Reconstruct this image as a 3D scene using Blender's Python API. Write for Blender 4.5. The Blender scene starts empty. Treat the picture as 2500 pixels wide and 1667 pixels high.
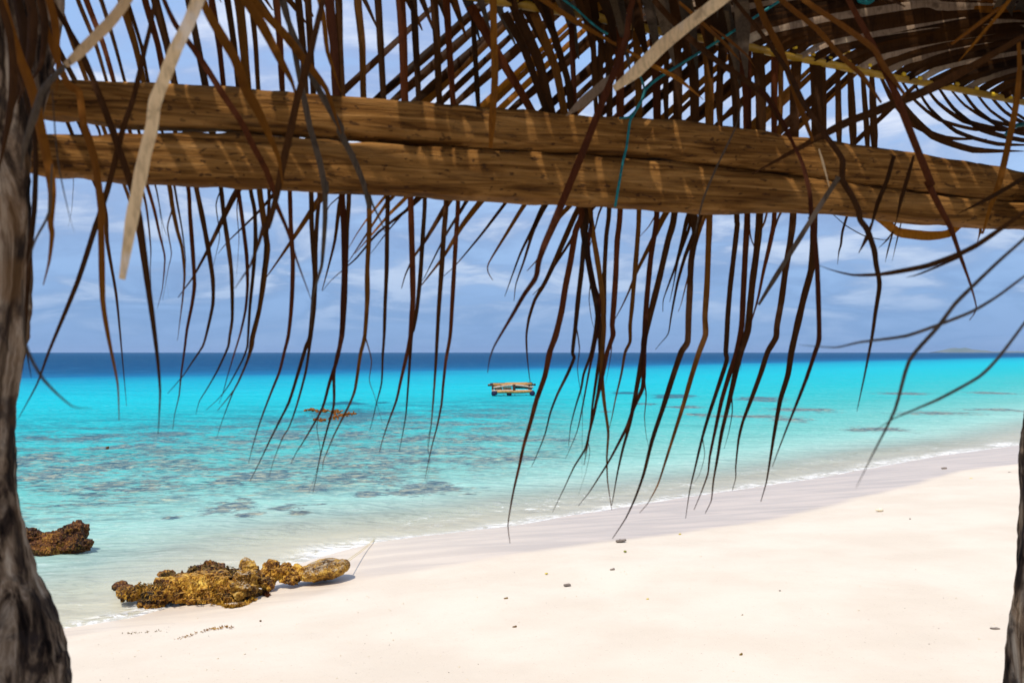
import bpy, math, random
import numpy as np
from mathutils import Vector, noise, Matrix
random.seed(7)
R = math.radians
scene = bpy.context.scene
col = scene.collection

# ------------------------------------------------------------------ camera
F = 2430.6; CX, CY = 1250.0, 833.5; HOR = 860.0
CAMZ = 2.2
PITCH = math.atan((HOR-CY)/F)
cd = bpy.data.cameras.new('camera'); cam = bpy.data.objects.new('camera', cd); col.objects.link(cam)
cam.location = (0, 0, CAMZ); cam.rotation_euler = (R(90)+PITCH, 0, 0)
cd.lens = 35; cd.sensor_width = 36; cd.clip_start = 0.05; cd.clip_end = 80000
cd.dof.use_dof = True; cd.dof.focus_distance = 11.0; cd.dof.aperture_fstop = 6.3
scene.camera = cam
scene.view_settings.view_transform = 'Standard'; scene.view_settings.look = 'None'
scene.view_settings.exposure = 0.05; scene.view_settings.gamma = 1.0

# ------------------------------------------------------------------ sun
LDIR = Vector((0.30, 0.38, -1.0)).normalized()      # the way the light travels
sd = bpy.data.lights.new('sun', 'SUN'); sun = bpy.data.objects.new('sun', sd); col.objects.link(sun)
sd.energy = 4.3; sd.angle = R(0.55); sd.color = (1.0, 0.95, 0.87)
sun.rotation_euler = (-LDIR).to_track_quat('Z', 'Y').to_euler()
sun_el = math.asin(-LDIR.z); sun_az = math.atan2(-LDIR.x, -LDIR.y)

# ------------------------------------------------------------------ node helper
def ramp(nt, pts, interp='LINEAR'):
    n = nt.nodes.new('ShaderNodeValToRGB'); cr = n.color_ramp; cr.interpolation = interp
    while len(cr.elements) > 1: cr.elements.remove(cr.elements[-1])
    for i, (p, c) in enumerate(pts):
        e = cr.elements[0] if i == 0 else cr.elements.new(p)
        e.position = p; e.color = (*c, 1) if len(c) == 3 else c
    return n
class NT:
    def __init__(s, nt): s.nt = nt; s.n = nt.nodes; s.l = nt.links
    def node(s, t, **kw):
        n = s.n.new(t)
        for k, v in kw.items(): setattr(n, k, v)
        return n
    def put(s, sock, v):
        if isinstance(v, (int, float)): sock.default_value = v
        elif isinstance(v, (tuple, list)):
            sock.default_value = (*v, 1) if (len(v) == 3 and sock.type == 'RGBA') else v
        else: s.l.new(v, sock)
    def math(s, op, a, b=0.0, c=None, clamp=False):
        n = s.node('ShaderNodeMath', operation=op, use_clamp=clamp)
        s.put(n.inputs[0], a); s.put(n.inputs[1], b)
        if c is not None: s.put(n.inputs[2], c)
        return n.outputs[0]
    def vmath(s, op, a, b):
        n = s.node('ShaderNodeVectorMath', operation=op); s.put(n.inputs[0], a); s.put(n.inputs[1], b); return n.outputs[0]
    def mix(s, f, a, b, blend='MIX'):
        n = s.node('ShaderNodeMix', data_type='RGBA', blend_type=blend)
        s.put(n.inputs[0], f); s.put(n.inputs[6], a); s.put(n.inputs[7], b); return n.outputs[2]
    def noise(s, vec, scale, detail=4, rough=.55, dist=0):
        n = s.node('ShaderNodeTexNoise'); s.put(n.inputs['Vector'], vec)
        n.inputs['Scale'].default_value = scale; n.inputs['Detail'].default_value = detail
        n.inputs['Roughness'].default_value = rough; n.inputs['Distortion'].default_value = dist
        return n.outputs['Fac']
    def ss(s, v, a, b, lo=0.0, hi=1.0):
        n = s.node('ShaderNodeMapRange', interpolation_type='SMOOTHSTEP'); s.put(n.inputs[0], v)
        n.inputs[1].default_value = a; n.inputs[2].default_value = b
        n.inputs[3].default_value = lo; n.inputs[4].default_value = hi
        return n.outputs[0]
    def mapv(s, v, scale=(1, 1, 1), rot=(0, 0, 0), loc=(0, 0, 0)):
        n = s.node('ShaderNodeMapping'); s.put(n.inputs[0], v)
        n.inputs['Scale'].default_value = scale; n.inputs['Rotation'].default_value = rot; n.inputs['Location'].default_value = loc
        return n.outputs[0]
    def ramp(s, v, pts, interp='LINEAR'):
        n = ramp(s.nt, pts, interp); s.put(n.inputs[0], v); return n.outputs[0]
    def attr(s, name):
        n = s.node('ShaderNodeAttribute', attribute_name=name); return n.outputs['Fac']
    def pos(s): return s.node('ShaderNodeNewGeometry').outputs['Position']
    def obj(s): return s.node('ShaderNodeTexCoord').outputs['Object']
    def rnd(s): return s.node('ShaderNodeObjectInfo').outputs['Random']
    def bump(s, h, strength, dist, nrm=None):
        n = s.node('ShaderNodeBump'); s.put(n.inputs['Height'], h)
        n.inputs['Strength'].default_value = strength; n.inputs['Distance'].default_value = dist
        if nrm is not None: s.put(n.inputs['Normal'], nrm)
        return n.outputs[0]
def mat(name):
    m = bpy.data.materials.new(name); m.use_nodes = True; m.node_tree.nodes.clear()
    t = NT(m.node_tree); out = t.node('ShaderNodeOutputMaterial'); return m, t, out
def principled(t, out, base, rough=.6, spec=.3, normal=None):
    p = t.node('ShaderNodeBsdfPrincipled'); t.put(p.inputs['Base Color'], base); t.put(p.inputs['Roughness'], rough)
    t.put(p.inputs['Specular IOR Level'], spec)
    if normal is not None: t.put(p.inputs['Normal'], normal)
    t.l.new(p.outputs[0], out.inputs[0]); return p

# ------------------------------------------------------------------ world: sky with broken tropical cloud
w = bpy.data.worlds.new('World'); scene.world = w; w.use_nodes = True; w.node_tree.nodes.clear()
t = NT(w.node_tree); out = t.node('ShaderNodeOutputWorld'); bg = t.node('ShaderNodeBackground')
sky = t.node('ShaderNodeTexSky', sky_type='NISHITA', sun_disc=False); sky.sun_elevation = sun_el; sky.sun_rotation = sun_az
sky.altitude = 0; sky.air_density = 1.0; sky.dust_density = 0.4; sky.ozone_density = 3.0
d = t.node('ShaderNodeTexCoord').outputs['Generated']
sep = t.node('ShaderNodeSeparateXYZ'); t.put(sep.inputs[0], d); dz = t.math('MAXIMUM', sep.outputs[2], 0.0)
den = t.math('ADD', dz, 0.22)
cmb = t.node('ShaderNodeCombineXYZ'); t.put(cmb.inputs[0], t.math('DIVIDE', sep.outputs[0], den)); t.put(cmb.inputs[1], t.math('DIVIDE', sep.outputs[1], den))
cv = cmb.outputs[0]
n1 = t.noise(t.mapv(cv, (0.9, 1.1, 1), loc=(3.1, 1.7, 0)), 2.3, 8, .58, .5)
n2 = t.noise(t.mapv(cv, (1, 1.3, 1), loc=(9, 4, 0)), 1.1, 4, .5, .3)
nn = t.math('ADD', t.math('MULTIPLY', n1, .62), t.math('MULTIPLY', n2, .38))
mask = t.ss(nn, .42, .54)
thick = t.ss(n1, .46, .66)
# target radiance is about strength * this colour
clear = t.mix(.90, sky.outputs[0], t.ramp(dz, [(0, (2.0, 3.7, 6.9)), (.06, (2.7, 4.5, 7.8)), (.16, (4.1, 6.0, 9.2)), (.35, (3.4, 5.5, 9.4)), (1, (1.9, 3.7, 8.2))]))
cloud = t.mix(thick, t.ramp(dz, [(0, (1.6, 3.1, 5.7)), (.15, (2.9, 4.2, 6.9)), (.4, (4.0, 5.2, 8.2))]), t.ramp(dz, [(0, (2.8, 4.3, 7.0)), (.08, (5.4, 6.6, 8.6)), (.2, (7.8, 8.4, 9.8)), (.4, (7.2, 7.9, 9.6))]))
lowband = t.ss(dz, 0.0, .07, .45, 1.0)
t.put(bg.inputs[0], t.mix(t.math('MULTIPLY', t.math('MULTIPLY', mask, .9), lowband), clear, cloud)); bg.inputs[1].default_value = 0.1
t.l.new(bg.outputs[0], out.inputs[0])

# ------------------------------------------------------------------ pixel <-> place
cP, sP = math.cos(PITCH), math.sin(PITCH)
def ray(px, py):
    a = (px-CX)/F; b = (CY-py)/F
    return Vector((a, cP - sP*b, sP + cP*b))
def at(px, py, Y):
    r = ray(px, py); return Vector((0, 0, CAMZ)) + r*(Y/r.y)
def on_z(px, py, z=0.0):
    r = ray(px, py); return Vector((0, 0, CAMZ)) + r*((z-CAMZ)/r.z)

SHORE_PX = [(150,1545),(340,1508),(560,1440),(700,1385),(830,1345),(930,1322),(1020,1312),(1150,1296),(1260,1283),(1400,1258),(1600,1226),(1800,1196),(2000,1166),(2300,1112),(2500,1086)]
SH = [(-900., -700.), (-60., -45.), (-12., -2.), (-5.6, 5.2)] + [tuple(on_z(*p)[:2]) for p in SHORE_PX] + [(40., 55.), (130., 180.), (330., 450.), (1500., 2150.), (20000., 29000.)]
SH = np.array(SH)
def sdist(X, Y, P=SH):
    best = np.full(X.shape, 1e18); sg = np.ones(X.shape)
    for i in range(len(P)-1):
        a, b = P[i], P[i+1]; dx, dy = b-a; L2 = dx*dx+dy*dy
        u = np.clip(((X-a[0])*dx+(Y-a[1])*dy)/L2, 0, 1)
        ex = X-(a[0]+u*dx); ey = Y-(a[1]+u*dy); dd = ex*ex+ey*ey
        cr = dx*(Y-a[1])-dy*(X-a[0])
        m = dd < best-1e-9; best = np.where(m, dd, best); sg = np.where(m, np.where(cr > 0, -1., 1.), sg)
    return np.sqrt(best)*sg            # + on land, - at sea
def hsand(D):
    return np.where(D > 0, .66*(1-np.exp(-D/5.5))+np.clip(D-14, 0, 60)*.02, -.055*np.minimum(-D, 22)-np.clip(-D-22, 0, 200)*.03)
def ground(px, py):
    r = ray(px, py)
    def hit(T):
        X_, Y_ = r.x*T, r.y*T; H_ = hsand(sdist(X_, Y_)); k = np.nonzero(CAMZ+r.z*T <= H_)[0]
        k = k[0] if len(k) else len(T)-1
        return T[max(k-1, 0)], T[k], X_[k], Y_[k], H_[k]
    a = hit(1.0*1.03**np.arange(160)); b = hit(np.linspace(a[0], a[1], 40))
    return Vector((float(b[2]), float(b[3]), float(b[4])))
WET_PX = [(60,1566),(150,1556),(330,1530),(560,1505),(720,1465),(850,1418),(960,1398),(1100,1375),(1300,1345),(1480,1318),(1660,1298),(1870,1266),(2020,1232),(2230,1180),(2340,1148),(2500,1128)]
WETL = np.array([(-60., -50.), (-11., -3.)]+[tuple(ground(*p)[:2]) for p in WET_PX]+[(41., 52.), (140., 180.), (1500., 2100.)])

# ------------------------------------------------------------------ object helpers
def tag(o, label=None, cat=None, group=None, kind=None):
    if label: o['label'] = label
    if cat: o['category'] = cat
    if group: o['group'] = group
    if kind: o['kind'] = kind
    return o
def empty(name, loc=(0, 0, 0)):
    o = bpy.data.objects.new(name, None); o.location = loc; o.empty_display_size = .1; col.objects.link(o); return o
def link(name, me, m=None, parent=None, smooth=True):
    if m: me.materials.append(m)
    if smooth:
        me.polygons.foreach_set('use_smooth', [True]*len(me.polygons))
    o = bpy.data.objects.new(name, me); col.objects.link(o)
    if parent is not None:
        o.parent = parent; o.matrix_parent_inverse = Matrix.Translation(parent.location).inverted()
    return o
def mesh(name, V, Fs):
    me = bpy.data.meshes.new(name); me.from_pydata([tuple(v) for v in V], [], Fs); me.update(); return me
def grid_mesh(name, X, Y, Z, wrap=False):
    r, c = X.shape; V = np.stack([X, Y, Z], -1).reshape(-1, 3)
    cc = c if wrap else c-1
    i = np.arange(r-1)[:, None]*c; j = np.arange(cc)[None, :]; j2 = (j+1) % c
    Q = np.stack([i+j, i+j2, i+c+j2, i+c+j], -1).reshape(-1, 4)
    me = bpy.data.meshes.new(name); me.vertices.add(len(V)); me.vertices.foreach_set('co', V.ravel())
    me.loops.add(Q.size); me.loops.foreach_set('vertex_index', Q.ravel())
    me.polygons.add(len(Q)); me.polygons.foreach_set('loop_start', np.arange(0, Q.size, 4)); me.polygons.foreach_set('loop_total', np.full(len(Q), 4))
    me.update(calc_edges=True); return me
def add_attr(me, name, A):
    a = me.attributes.new(name, 'FLOAT', 'POINT'); a.data.foreach_set('value', np.ascontiguousarray(A, dtype=np.float32).ravel())
def nz(v, s=1.0, o=0.0): return noise.noise(Vector(v)*s+Vector((o, o*1.7, o*.3)))
def vnoise(X, Y, seed=0):
    # cheap smooth noise from sines, vectorised
    rs = np.random.RandomState(seed); A = np.zeros_like(X)
    for k in range(9):
        th = rs.rand()*6.28; f = .6+rs.rand()*1.1
        A += np.sin((X*math.cos(th)+Y*math.sin(th))*f+rs.rand()*6.28)
    return A/3.0

def catmull(P, n):
    P = [Vector(p) for p in P]; out_ = []
    Q = [P[0]*2-P[1]]+P+[P[-1]*2-P[-2]]
    for i in range(1, len(Q)-2):
        a, b, c, d_ = Q[i-1:i+3]
        for k in range(n):
            u = k/n; u2, u3 = u*u, u*u*u
            cr = ((b*2)+(c-a)*u+(a*2-b*5+c*4-d_)*u2+(b*3-a-c*3+d_)*u3)*.5
            out_.append(cr.lerp(b.lerp(c, u), .35))
    out_.append(P[-1]); return out_
def tube(P, rad, seg=8, ell=1.0, up=Vector((0, 0, 1)), nzamp=0.0, seed=0.0, cap=True):
    """rad: list or scalar; returns V,F"""
    V = []; Fs = []; n = len(P)
    if not isinstance(rad, (list, tuple)): rad = [rad]*n
    prev = None
    for i, p in enumerate(P):
        tg = (P[min(i+1, n-1)]-P[max(i-1, 0)]).normalized()
        if prev is None:
            ref = up if abs(tg.dot(up)) < .95 else Vector((1, 0, 0)); s = tg.cross(ref).normalized()
        else:
            s = (prev-tg*prev.dot(tg)).normalized()
        prev = s; u = s.cross(tg).normalized()
        for k in range(seg):
            a = 2*math.pi*k/seg
            q = s*math.cos(a)+u*math.sin(a)*ell
            r_ = rad[i]
            if nzamp: r_ *= 1+nzamp*nz((p+q*rad[i]), 1.6/max(rad[i]*6, .01), seed)
            V.append(p+q*r_)
    for i in range(n-1):
        for k in range(seg):
            k2 = (k+1) % seg
            Fs.append((i*seg+k, i*seg+k2, (i+1)*seg+k2, (i+1)*seg+k))
    if cap:
        Fs.append(tuple(range(seg))[::-1]); Fs.append(tuple((n-1)*seg+k for k in range(seg)))
    return V, Fs
class MB:
    def __init__(s): s.V = []; s.F = []
    def add(s, VF):
        o = len(s.V); s.V += list(VF[0]); s.F += [tuple(i+o for i in f) for f in VF[1]]; return s
    def build(s, name, m, parent=None, smooth=True): return link(name, mesh(name, s.V, s.F), m, parent, smooth)
def box(c, sx, sy, sz, rz=0, ry=0):
    M = Matrix.Translation(c) @ Matrix.Rotation(rz, 4, 'Z') @ Matrix.Rotation(ry, 4, 'Y')
    V = [M @ Vector((x*sx/2, y*sy/2, z*sz/2)) for x in (-1, 1) for y in (-1, 1) for z in (-1, 1)]
    return V, [(0, 1, 3, 2), (4, 6, 7, 5), (0, 4, 5, 1), (2, 3, 7, 6), (0, 2, 6, 4), (1, 5, 7, 3)]
def blob(c, r, sub=3, rot=0.0, roty=0.0):
    import bmesh
    bm = bmesh.new(); bmesh.ops.create_icosphere(bm, subdivisions=sub, radius=1.0)
    M = Matrix.Translation(c) @ Matrix.Rotation(rot, 4, 'Z') @ Matrix.Rotation(roty, 4, 'Y') @ Matrix.Diagonal((*r, 1))
    V = [M @ v.co for v in bm.verts]; Fs = [tuple(v.index for v in f.verts) for f in bm.faces]; bm.free(); return V, Fs

# ------------------------------------------------------------------ materials
def leaf_mat(name, a, b, trans, tint, rough=.6, spec=.07):
    m, t, out = mat(name)
    o = t.obj(); n = t.noise(o, 9, 4, .6); n2 = t.noise(t.mapv(o, (1, 1, .12)), 160, 3, .6)
    f = t.math('ADD', t.math('MULTIPLY', n, .6), t.math('MULTIPLY', t.rnd(), .45), clamp=True)
    c = t.mix(t.ss(f, .25, .8), a, b)
    c = t.mix(t.math('MULTIPLY', t.ss(n2, .45, .65), .45), c, tuple(x*.55 for x in a))
    spots = t.ss(t.noise(o, 26, 3, .6), .60, .68); c = t.mix(t.math('MULTIPLY', spots, .5), c, tuple(x*.35 for x in a))
    c = t.mix(t.math('MULTIPLY', t.ss(t.noise(o, 5.5, 4, .6), .58, .70), .55), c, tuple(min(x*2.6+.02, .8) for x in b))
    p = t.node('ShaderNodeBsdfPrincipled'); t.put(p.inputs['Base Color'], c); p.inputs['Roughness'].default_value = rough
    p.inputs['Specular IOR Level'].default_value = spec
    t.put(p.inputs['Normal'], t.bump(n2, .4, .002))
    tr = t.node('ShaderNodeBsdfTranslucent'); t.put(tr.inputs[0], t.mix(.5, c, tint))
    mx = t.node('ShaderNodeMixShader'); mx.inputs[0].default_value = trans
    t.l.new(p.outputs[0], mx.inputs[1]); t.l.new(tr.outputs[0], mx.inputs[2]); t.l.new(mx.outputs[0], out.inputs[0])
    return m
LM = {
 'd': leaf_mat('dry_leaf_dark', (.016, .007, .0022), (.048, .018, .004), .22, (.16, .045, .004)),
 'r': leaf_mat('dry_leaf_red', (.026, .007, .0025), (.075, .020, .005), .25, (.20, .04, .004)),
 'o': leaf_mat('dry_leaf_amber', (.070, .024, .003), (.22, .080, .008), .34, (.60, .19, .01)),
 'b': leaf_mat('dry_leaf_brown', (.034, .013, .003), (.11, .042, .007), .28, (.32, .10, .006)),
 'g': leaf_mat('dry_leaf_grey', (.034, .024, .016), (.085, .060, .040), .18, (.12, .07, .03)),
 'm': leaf_mat('dry_leaf_tan_sunlit', (.16, .105, .065), (.34, .235, .155), .2, (.4, .25, .12)),  # tan leaf tone, also used to paint sunlit slivers in the thatch
 'p': leaf_mat('dry_leaf_pale', (.46, .29, .14), (.78, .56, .31), .3, (.8, .5, .2), .45, .25),
}
def mk_rachis():
    m, t, out = mat('frond_stem'); o = t.obj()
    n = t.noise(t.mapv(o, (1, 1, 1)), 14, 4); c = t.ramp(n, [(.3, (.16, .085, .006)), (.55, (.36, .20, .012)), (.75, (.50, .30, .03))])
    principled(t, out, c, .45, .4, t.bump(n, .3, .004)); return m
M_rach = mk_rachis()
def mk_beam():
    m, t, out = mat('weathered_plank')
    o = t.pos()
    g = t.noise(t.mapv(o, (2.2, 2.2, 34)), 1.6, 7, .62, .9)
    g2 = t.noise(t.mapv(o, (6, 6, 95)), 1.5, 4, .6)
    c = t.ramp(g, [(.30, (.035, .012, .003)), (.44, (.145, .060, .013)), (.58, (.28, .128, .032)), (.78, (.48, .255, .085))])
    c = t.mix(t.math('MULTIPLY', t.ss(g2, .52, .66), .45), c, (.09, .040, .014))
    spot = t.ss(t.noise(t.mapv(o, (1, 1, 2.2)), 44, 3, .5), .615, .66)
    c = t.mix(t.math('MULTIPLY', spot, .75), c, (.035, .016, .008))
    wb = t.noise(t.mapv(o, (1.3, 1.3, 7)), 2.2, 3); c = t.mix(t.math('MULTIPLY', t.ss(wb, .52, .7), .4), c, (.36, .18, .055))
    h = t.math('ADD', t.math('MULTIPLY', g, .7), t.math('MULTIPLY', g2, .3))
    principled(t, out, c, .8, .05, t.bump(h, .9, .012)); return m
M_beam = mk_beam()
def mk_bark():
    m, t, out = mat('dead_trunk_bark'); o = t.pos()
    g = t.noise(t.mapv(o, (14, 14, 2.4), (0, R(12), 0)), 1.5, 7, .65, 1.0)
    n = t.noise(o, 11, 5, .6, .8)
    c = t.ramp(g, [(.38, (.008, .005, .004)), (.46, (.060, .037, .023)), (.53, (.23, .150, .090)), (.66, (.54, .41, .28))])  # palest stop paints sunlit patches into the bark colour
    c = t.mix(t.math('MULTIPLY', t.ss(n, .48, .66), .8), c, (.035, .024, .020))
    c = t.mix(t.math('MULTIPLY', t.ss(t.noise(o, 6, 3), .56, .68), .45), c, (.24, .12, .045))
    h = t.math('ADD', t.math('MULTIPLY', g, .6), t.math('MULTIPLY', n, .4))
    principled(t, out, c, .9, .04, t.bump(h, 1.0, .03)); return m
M_bark = mk_bark()
def flat(name, a, b=None, scale=8, rough=.7, spec=.2, bumpd=.004, stretch=(1, 1, 1)):
    m, t, out = mat(name); o = t.obj(); n = t.noise(t.mapv(o, stretch), scale, 5, .6)
    c = t.mix(t.ss(n, .35, .65), a, b or tuple(x*.6 for x in a))
    principled(t, out, c, rough, spec, t.bump(n, .6, bumpd)); return m
M_rope = flat('teal_twine', (.004, .17, .17), (.002, .08, .09), 60, .6, .3)
M_line = flat('fishing_line', (.80, .62, .20), (.6, .42, .12), 30, .4, .4)

def mk_rock(name, cols, sc=1.0, top=None, gold=.5):
    m, t, out = mat(name); o = t.pos()
    n = t.noise(o, 9*sc, 7, .65, .6); n2 = t.noise(o, 42*sc, 4, .7, .3); v = t.node('ShaderNodeTexVoronoi'); t.put(v.inputs['Vector'], o); v.inputs['Scale'].default_value = 55*sc
    f = t.math('ADD', t.math('MULTIPLY', n, .6), t.math('MULTIPLY', n2, .4))
    f = t.math('ADD', f, t.math('MULTIPLY', t.math('SUBTRACT', t.noise(o, 3.6*sc, 3, .5), .56), .55))
    c = t.ramp(f, cols)
    c = t.mix(t.math('MULTIPLY', t.ss(n2, .5, .62), gold), c, (.55, .30, .035))
    c = t.mix(t.math('MULTIPLY', t.ss(v.outputs['Distance'], .32, .1), .55), c, (.035, .014, .006))
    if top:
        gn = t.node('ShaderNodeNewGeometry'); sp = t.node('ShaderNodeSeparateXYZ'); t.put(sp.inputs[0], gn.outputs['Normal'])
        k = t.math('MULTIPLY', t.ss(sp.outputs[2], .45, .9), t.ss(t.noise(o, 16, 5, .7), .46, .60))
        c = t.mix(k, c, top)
    principled(t, out, c, .7, .25, t.bump(t.math('ADD', n2, t.math('MULTIPLY', v.outputs['Distance'], .6)), 1.0, .015)); return m
M_reef = mk_rock('seaweed_covered_rock', [(.38, (.012, .004, .001)), (.46, (.13, .042, .004)), (.53, (.50, .23, .018)), (.62, (.80, .52, .09))], 1, (.40, .22, .05), .4)
M_reefr = mk_rock('rusty_seaweed_rock', [(.36, (.016, .007, .003)), (.47, (.085, .024, .006)), (.57, (.22, .080, .008)), (.66, (.52, .30, .05))], 1, None, .25)
M_stone = mk_rock('tan_coral_stone', [(.36, (.05, .022, .005)), (.46, (.28, .130, .016)), (.55, (.55, .31, .045)), (.66, (.70, .50, .16))], 1.3, (.42, .33, .22), .35)
M_weed = flat('seaweed', (.16, .060, .006), (.46, .24, .02), 9, .6)
M_weedd = flat('dark_seaweed', (.10, .045, .006), (.20, .12, .02), 30, .6)

# ------------------------------------------------------------------ beach
rr = np.concatenate([np.geomspace(.4, 4, 40, endpoint=False), np.geomspace(4, 34, 330, endpoint=False), np.geomspace(34, 30000, 90)])
# angles: dense in front
th = np.concatenate([np.linspace(-70, 70, 760, endpoint=False), np.linspace(70, 290, 150, endpoint=False)])
TH, RR = np.meshgrid(np.radians(th), rr); X = RR*np.sin(TH); Y = RR*np.cos(TH)
D = sdist(X, Y); Z = hsand(D)
nf = np.clip(RR/3, .0, 1)*np.clip(60/RR, 0, 1)
Z = Z + nf*(  .007*vnoise(X*.8, Y*.8, 1)+.0025*vnoise(X*4.5, Y*4.5, 2))*np.clip((D+.2)/1.5, 0.12, 1)
rs = np.random.RandomState(5)
# shallow scuffs and old footprints
for k in range(70):
    a = R(rs.uniform(-30, 32)); r0 = rs.uniform(4.2, 13); cx_, cy_ = r0*math.sin(a), r0*math.cos(a)
    if sdist(np.array([cx_]), np.array([cy_]))[0] < 1.7: continue
    s_ = rs.uniform(.05, .14); dd = ((X-cx_)/s_)**2+((Y-cy_)/(s_*rs.uniform(.6, 1.4)))**2
    Z = Z+rs.uniform(-.010, .004)*np.exp(-dd)
WD = sdist(X, Y, WETL)
me = grid_mesh('sand', X, Y, Z, wrap=True)
add_attr(me, 'dland', D); add_attr(me, 'dwet', WD)
def mk_sand():
    m, t, out = mat('coral_sand'); o = t.pos(); dl = t.attr('dland'); dw = t.attr('dwet')
    n = t.noise(o, 1.1, 4, .55); nf_ = t.noise(o, 140, 3, .7); ng = t.noise(t.mapv(o, (1, 1, 1)), 7, 5, .6)
    wobble = t.math('MULTIPLY', t.math('SUBTRACT', t.noise(o, .8, 3), .5), .35)
    dwn = t.math('ADD', dw, wobble)
    wet = t.ss(dwn, .22, -.06)                                  # 1 = wet
    sheen = t.ss(t.math('ADD', dl, wobble), 1.9, .1)
    base = t.mix(t.ss(n, .3, .7), (.665, .570, .452), (.60, .505, .392))
    base = t.mix(t.math('MULTIPLY', t.ss(nf_, .58, .72), .35), base, (.50, .38, .28))
    base = t.mix(t.math('MULTIPLY', t.ss(ng, .55, .75), .15), base, (.62, .46, .34))
    speck = t.ss(t.noise(o, 60, 2, .5), .70, .73); base = t.mix(t.math('MULTIPLY', speck, .5), base, (.30, .2, .13))
    strk = t.noise(t.mapv(o, (.55, 3.2, 1), (0, 0, R(-38))), 1.3, 5, .6, .4)
    wetc = t.mix(t.ss(strk, .38, .62), (.56, .455, .365), (.44, .365, .30))
    sxx = t.node('ShaderNodeSeparateXYZ'); t.put(sxx.inputs[0], o)
    wetc = t.mix(t.ss(sxx.outputs[0], 1.5, -2.2), wetc, t.mix(t.ss(strk, .38, .62), (.68, .56, .42), (.58, .475, .365)))
    c = t.mix(t.math('MULTIPLY', wet, .93), base, wetc)
    rough = t.math('SUBTRACT', .88, t.math('MULTIPLY', wet, .50))
    h = t.math('ADD', t.math('MULTIPLY', ng, .5), t.math('MULTIPLY', nf_, .12))
    bs = t.node('ShaderNodeBump'); t.put(bs.inputs['Height'], h); bs.inputs['Distance'].default_value = .02
    t.put(bs.inputs['Strength'], t.math('SUBTRACT', .55, t.math('MULTIPLY', wet, .45)))
    p = principled(t, out, c, rough, .13, bs.outputs[0])
    return m
sand = tag(link('beach', me, mk_sand()), 'white coral sand beach sloping into the sea', None, None, 'structure')

# ------------------------------------------------------------------ sea
rows = np.concatenate([np.geomspace(4.5, 90, 560, endpoint=False), np.geomspace(90, 40000, 200)])
us = np.sign(np.linspace(-1, 1, 620))*np.abs(np.linspace(-1, 1, 620))**1.25
U, YY = np.meshgrid(us, rows); XX = U*(YY*.95+7)
S = -sdist(XX, YY)
amp = np.clip(70/YY, 0, 1)*np.clip((S+.3)/2.0, .15, 1)
ZZ = .012*vnoise(XX*1.5+YY*.4, YY*2.1, 11)*amp+.006*vnoise(XX*5, YY*6, 12)*amp
# small shore breakers running with the beach
al = XX*.8+YY*.6
for s0, wd, hh, sd_ in ((.55, .16, .05, 21), (1.5, .28, .035, 22), (3.1, .4, .03, 23)):
    ln = s0+.22*vnoise(al*.35, al*.1, sd_); ZZ = ZZ+hh*np.clip(.45+.6*vnoise(al*.45, al*.2, sd_+5), 0, 1)*np.exp(-((S-ln)/wd)**2)
# where coral grows close under the surface (measured in the photo, laid out on the sea bed)
def zz(ox, oy, sc, L): return [(ox+a*sc, oy+b*sc, c*sc, max(d_*sc, 2.2)) for a, b, c, d_ in L]
RP = zz(200, 900, .3827, [(1560,310,330,45),(1680,225,130,18),(1930,215,50,10),(600,420,170,22),(100,440,150,18),(200,500,250,22),(150,610,250,60),(1250,430,150,30),(1700,405,110,15),
 (1000,470,110,20),(1100,690,250,48),(1600,700,130,35),(1440,770,90,20),(1980,420,60,20),(2150,440,120,30),(2000,600,350,30),(1800,690,300,60),(980,860,110,50),(1300,890,120,30),
 (1060,940,70,20),(600,950,90,14),(1390,925,60,12),(1530,860,60,12),(1830,800,110,18),(400,760,150,40),(100,770,120,50),(2200,760,200,40),(850,525,40,8),(-250,560,200,40),(-300,700,200,50),(-250,440,150,14)])
RP += zz(1150, 850, .3401, [(1090,320,120,9),(1450,350,130,9),(1260,400,80,7),(1550,425,160,6),(1650,475,90,6),(2050,490,250,11),(2250,515,150,13),(2100,370,120,9),(950,455,60,6),(300,660,300,12),(370,790,90,16)])
RP += [(2105,1047,75,5),(2275,1010,95,5),(1870,972,45,3),(2230,960,70,3),(2420,1000,60,3),(1960,1000,60,4),(2440,960,50,3),(1640,965,60,3)]
reef = np.zeros_like(S)
lu, lv = XX/YY*26, np.log(YY)*15
W1, W2 = vnoise(lu, lv, 31)*.35+vnoise(lu*3, lv*3, 32)*.22, vnoise(lu, lv, 33)*.35+vnoise(lu*3, lv*3, 34)*.22
for (a, b, c_, d_) in RP:
    p0 = on_z(a, b); pr = on_z(a+c_, b); pt = on_z(a, b-d_); pb = on_z(a, b+d_)
    rx = (pr-p0).x; ry = (pt.y-pb.y)/2
    e = ((XX-p0.x)/rx+W1)**2+((YY-p0.y)/ry+W2)**2
    reef = np.maximum(reef, np.exp(-e*.75))
me = grid_mesh('sea', XX, YY, ZZ)
add_attr(me, 's', S); add_attr(me, 'reef', reef)
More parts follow.
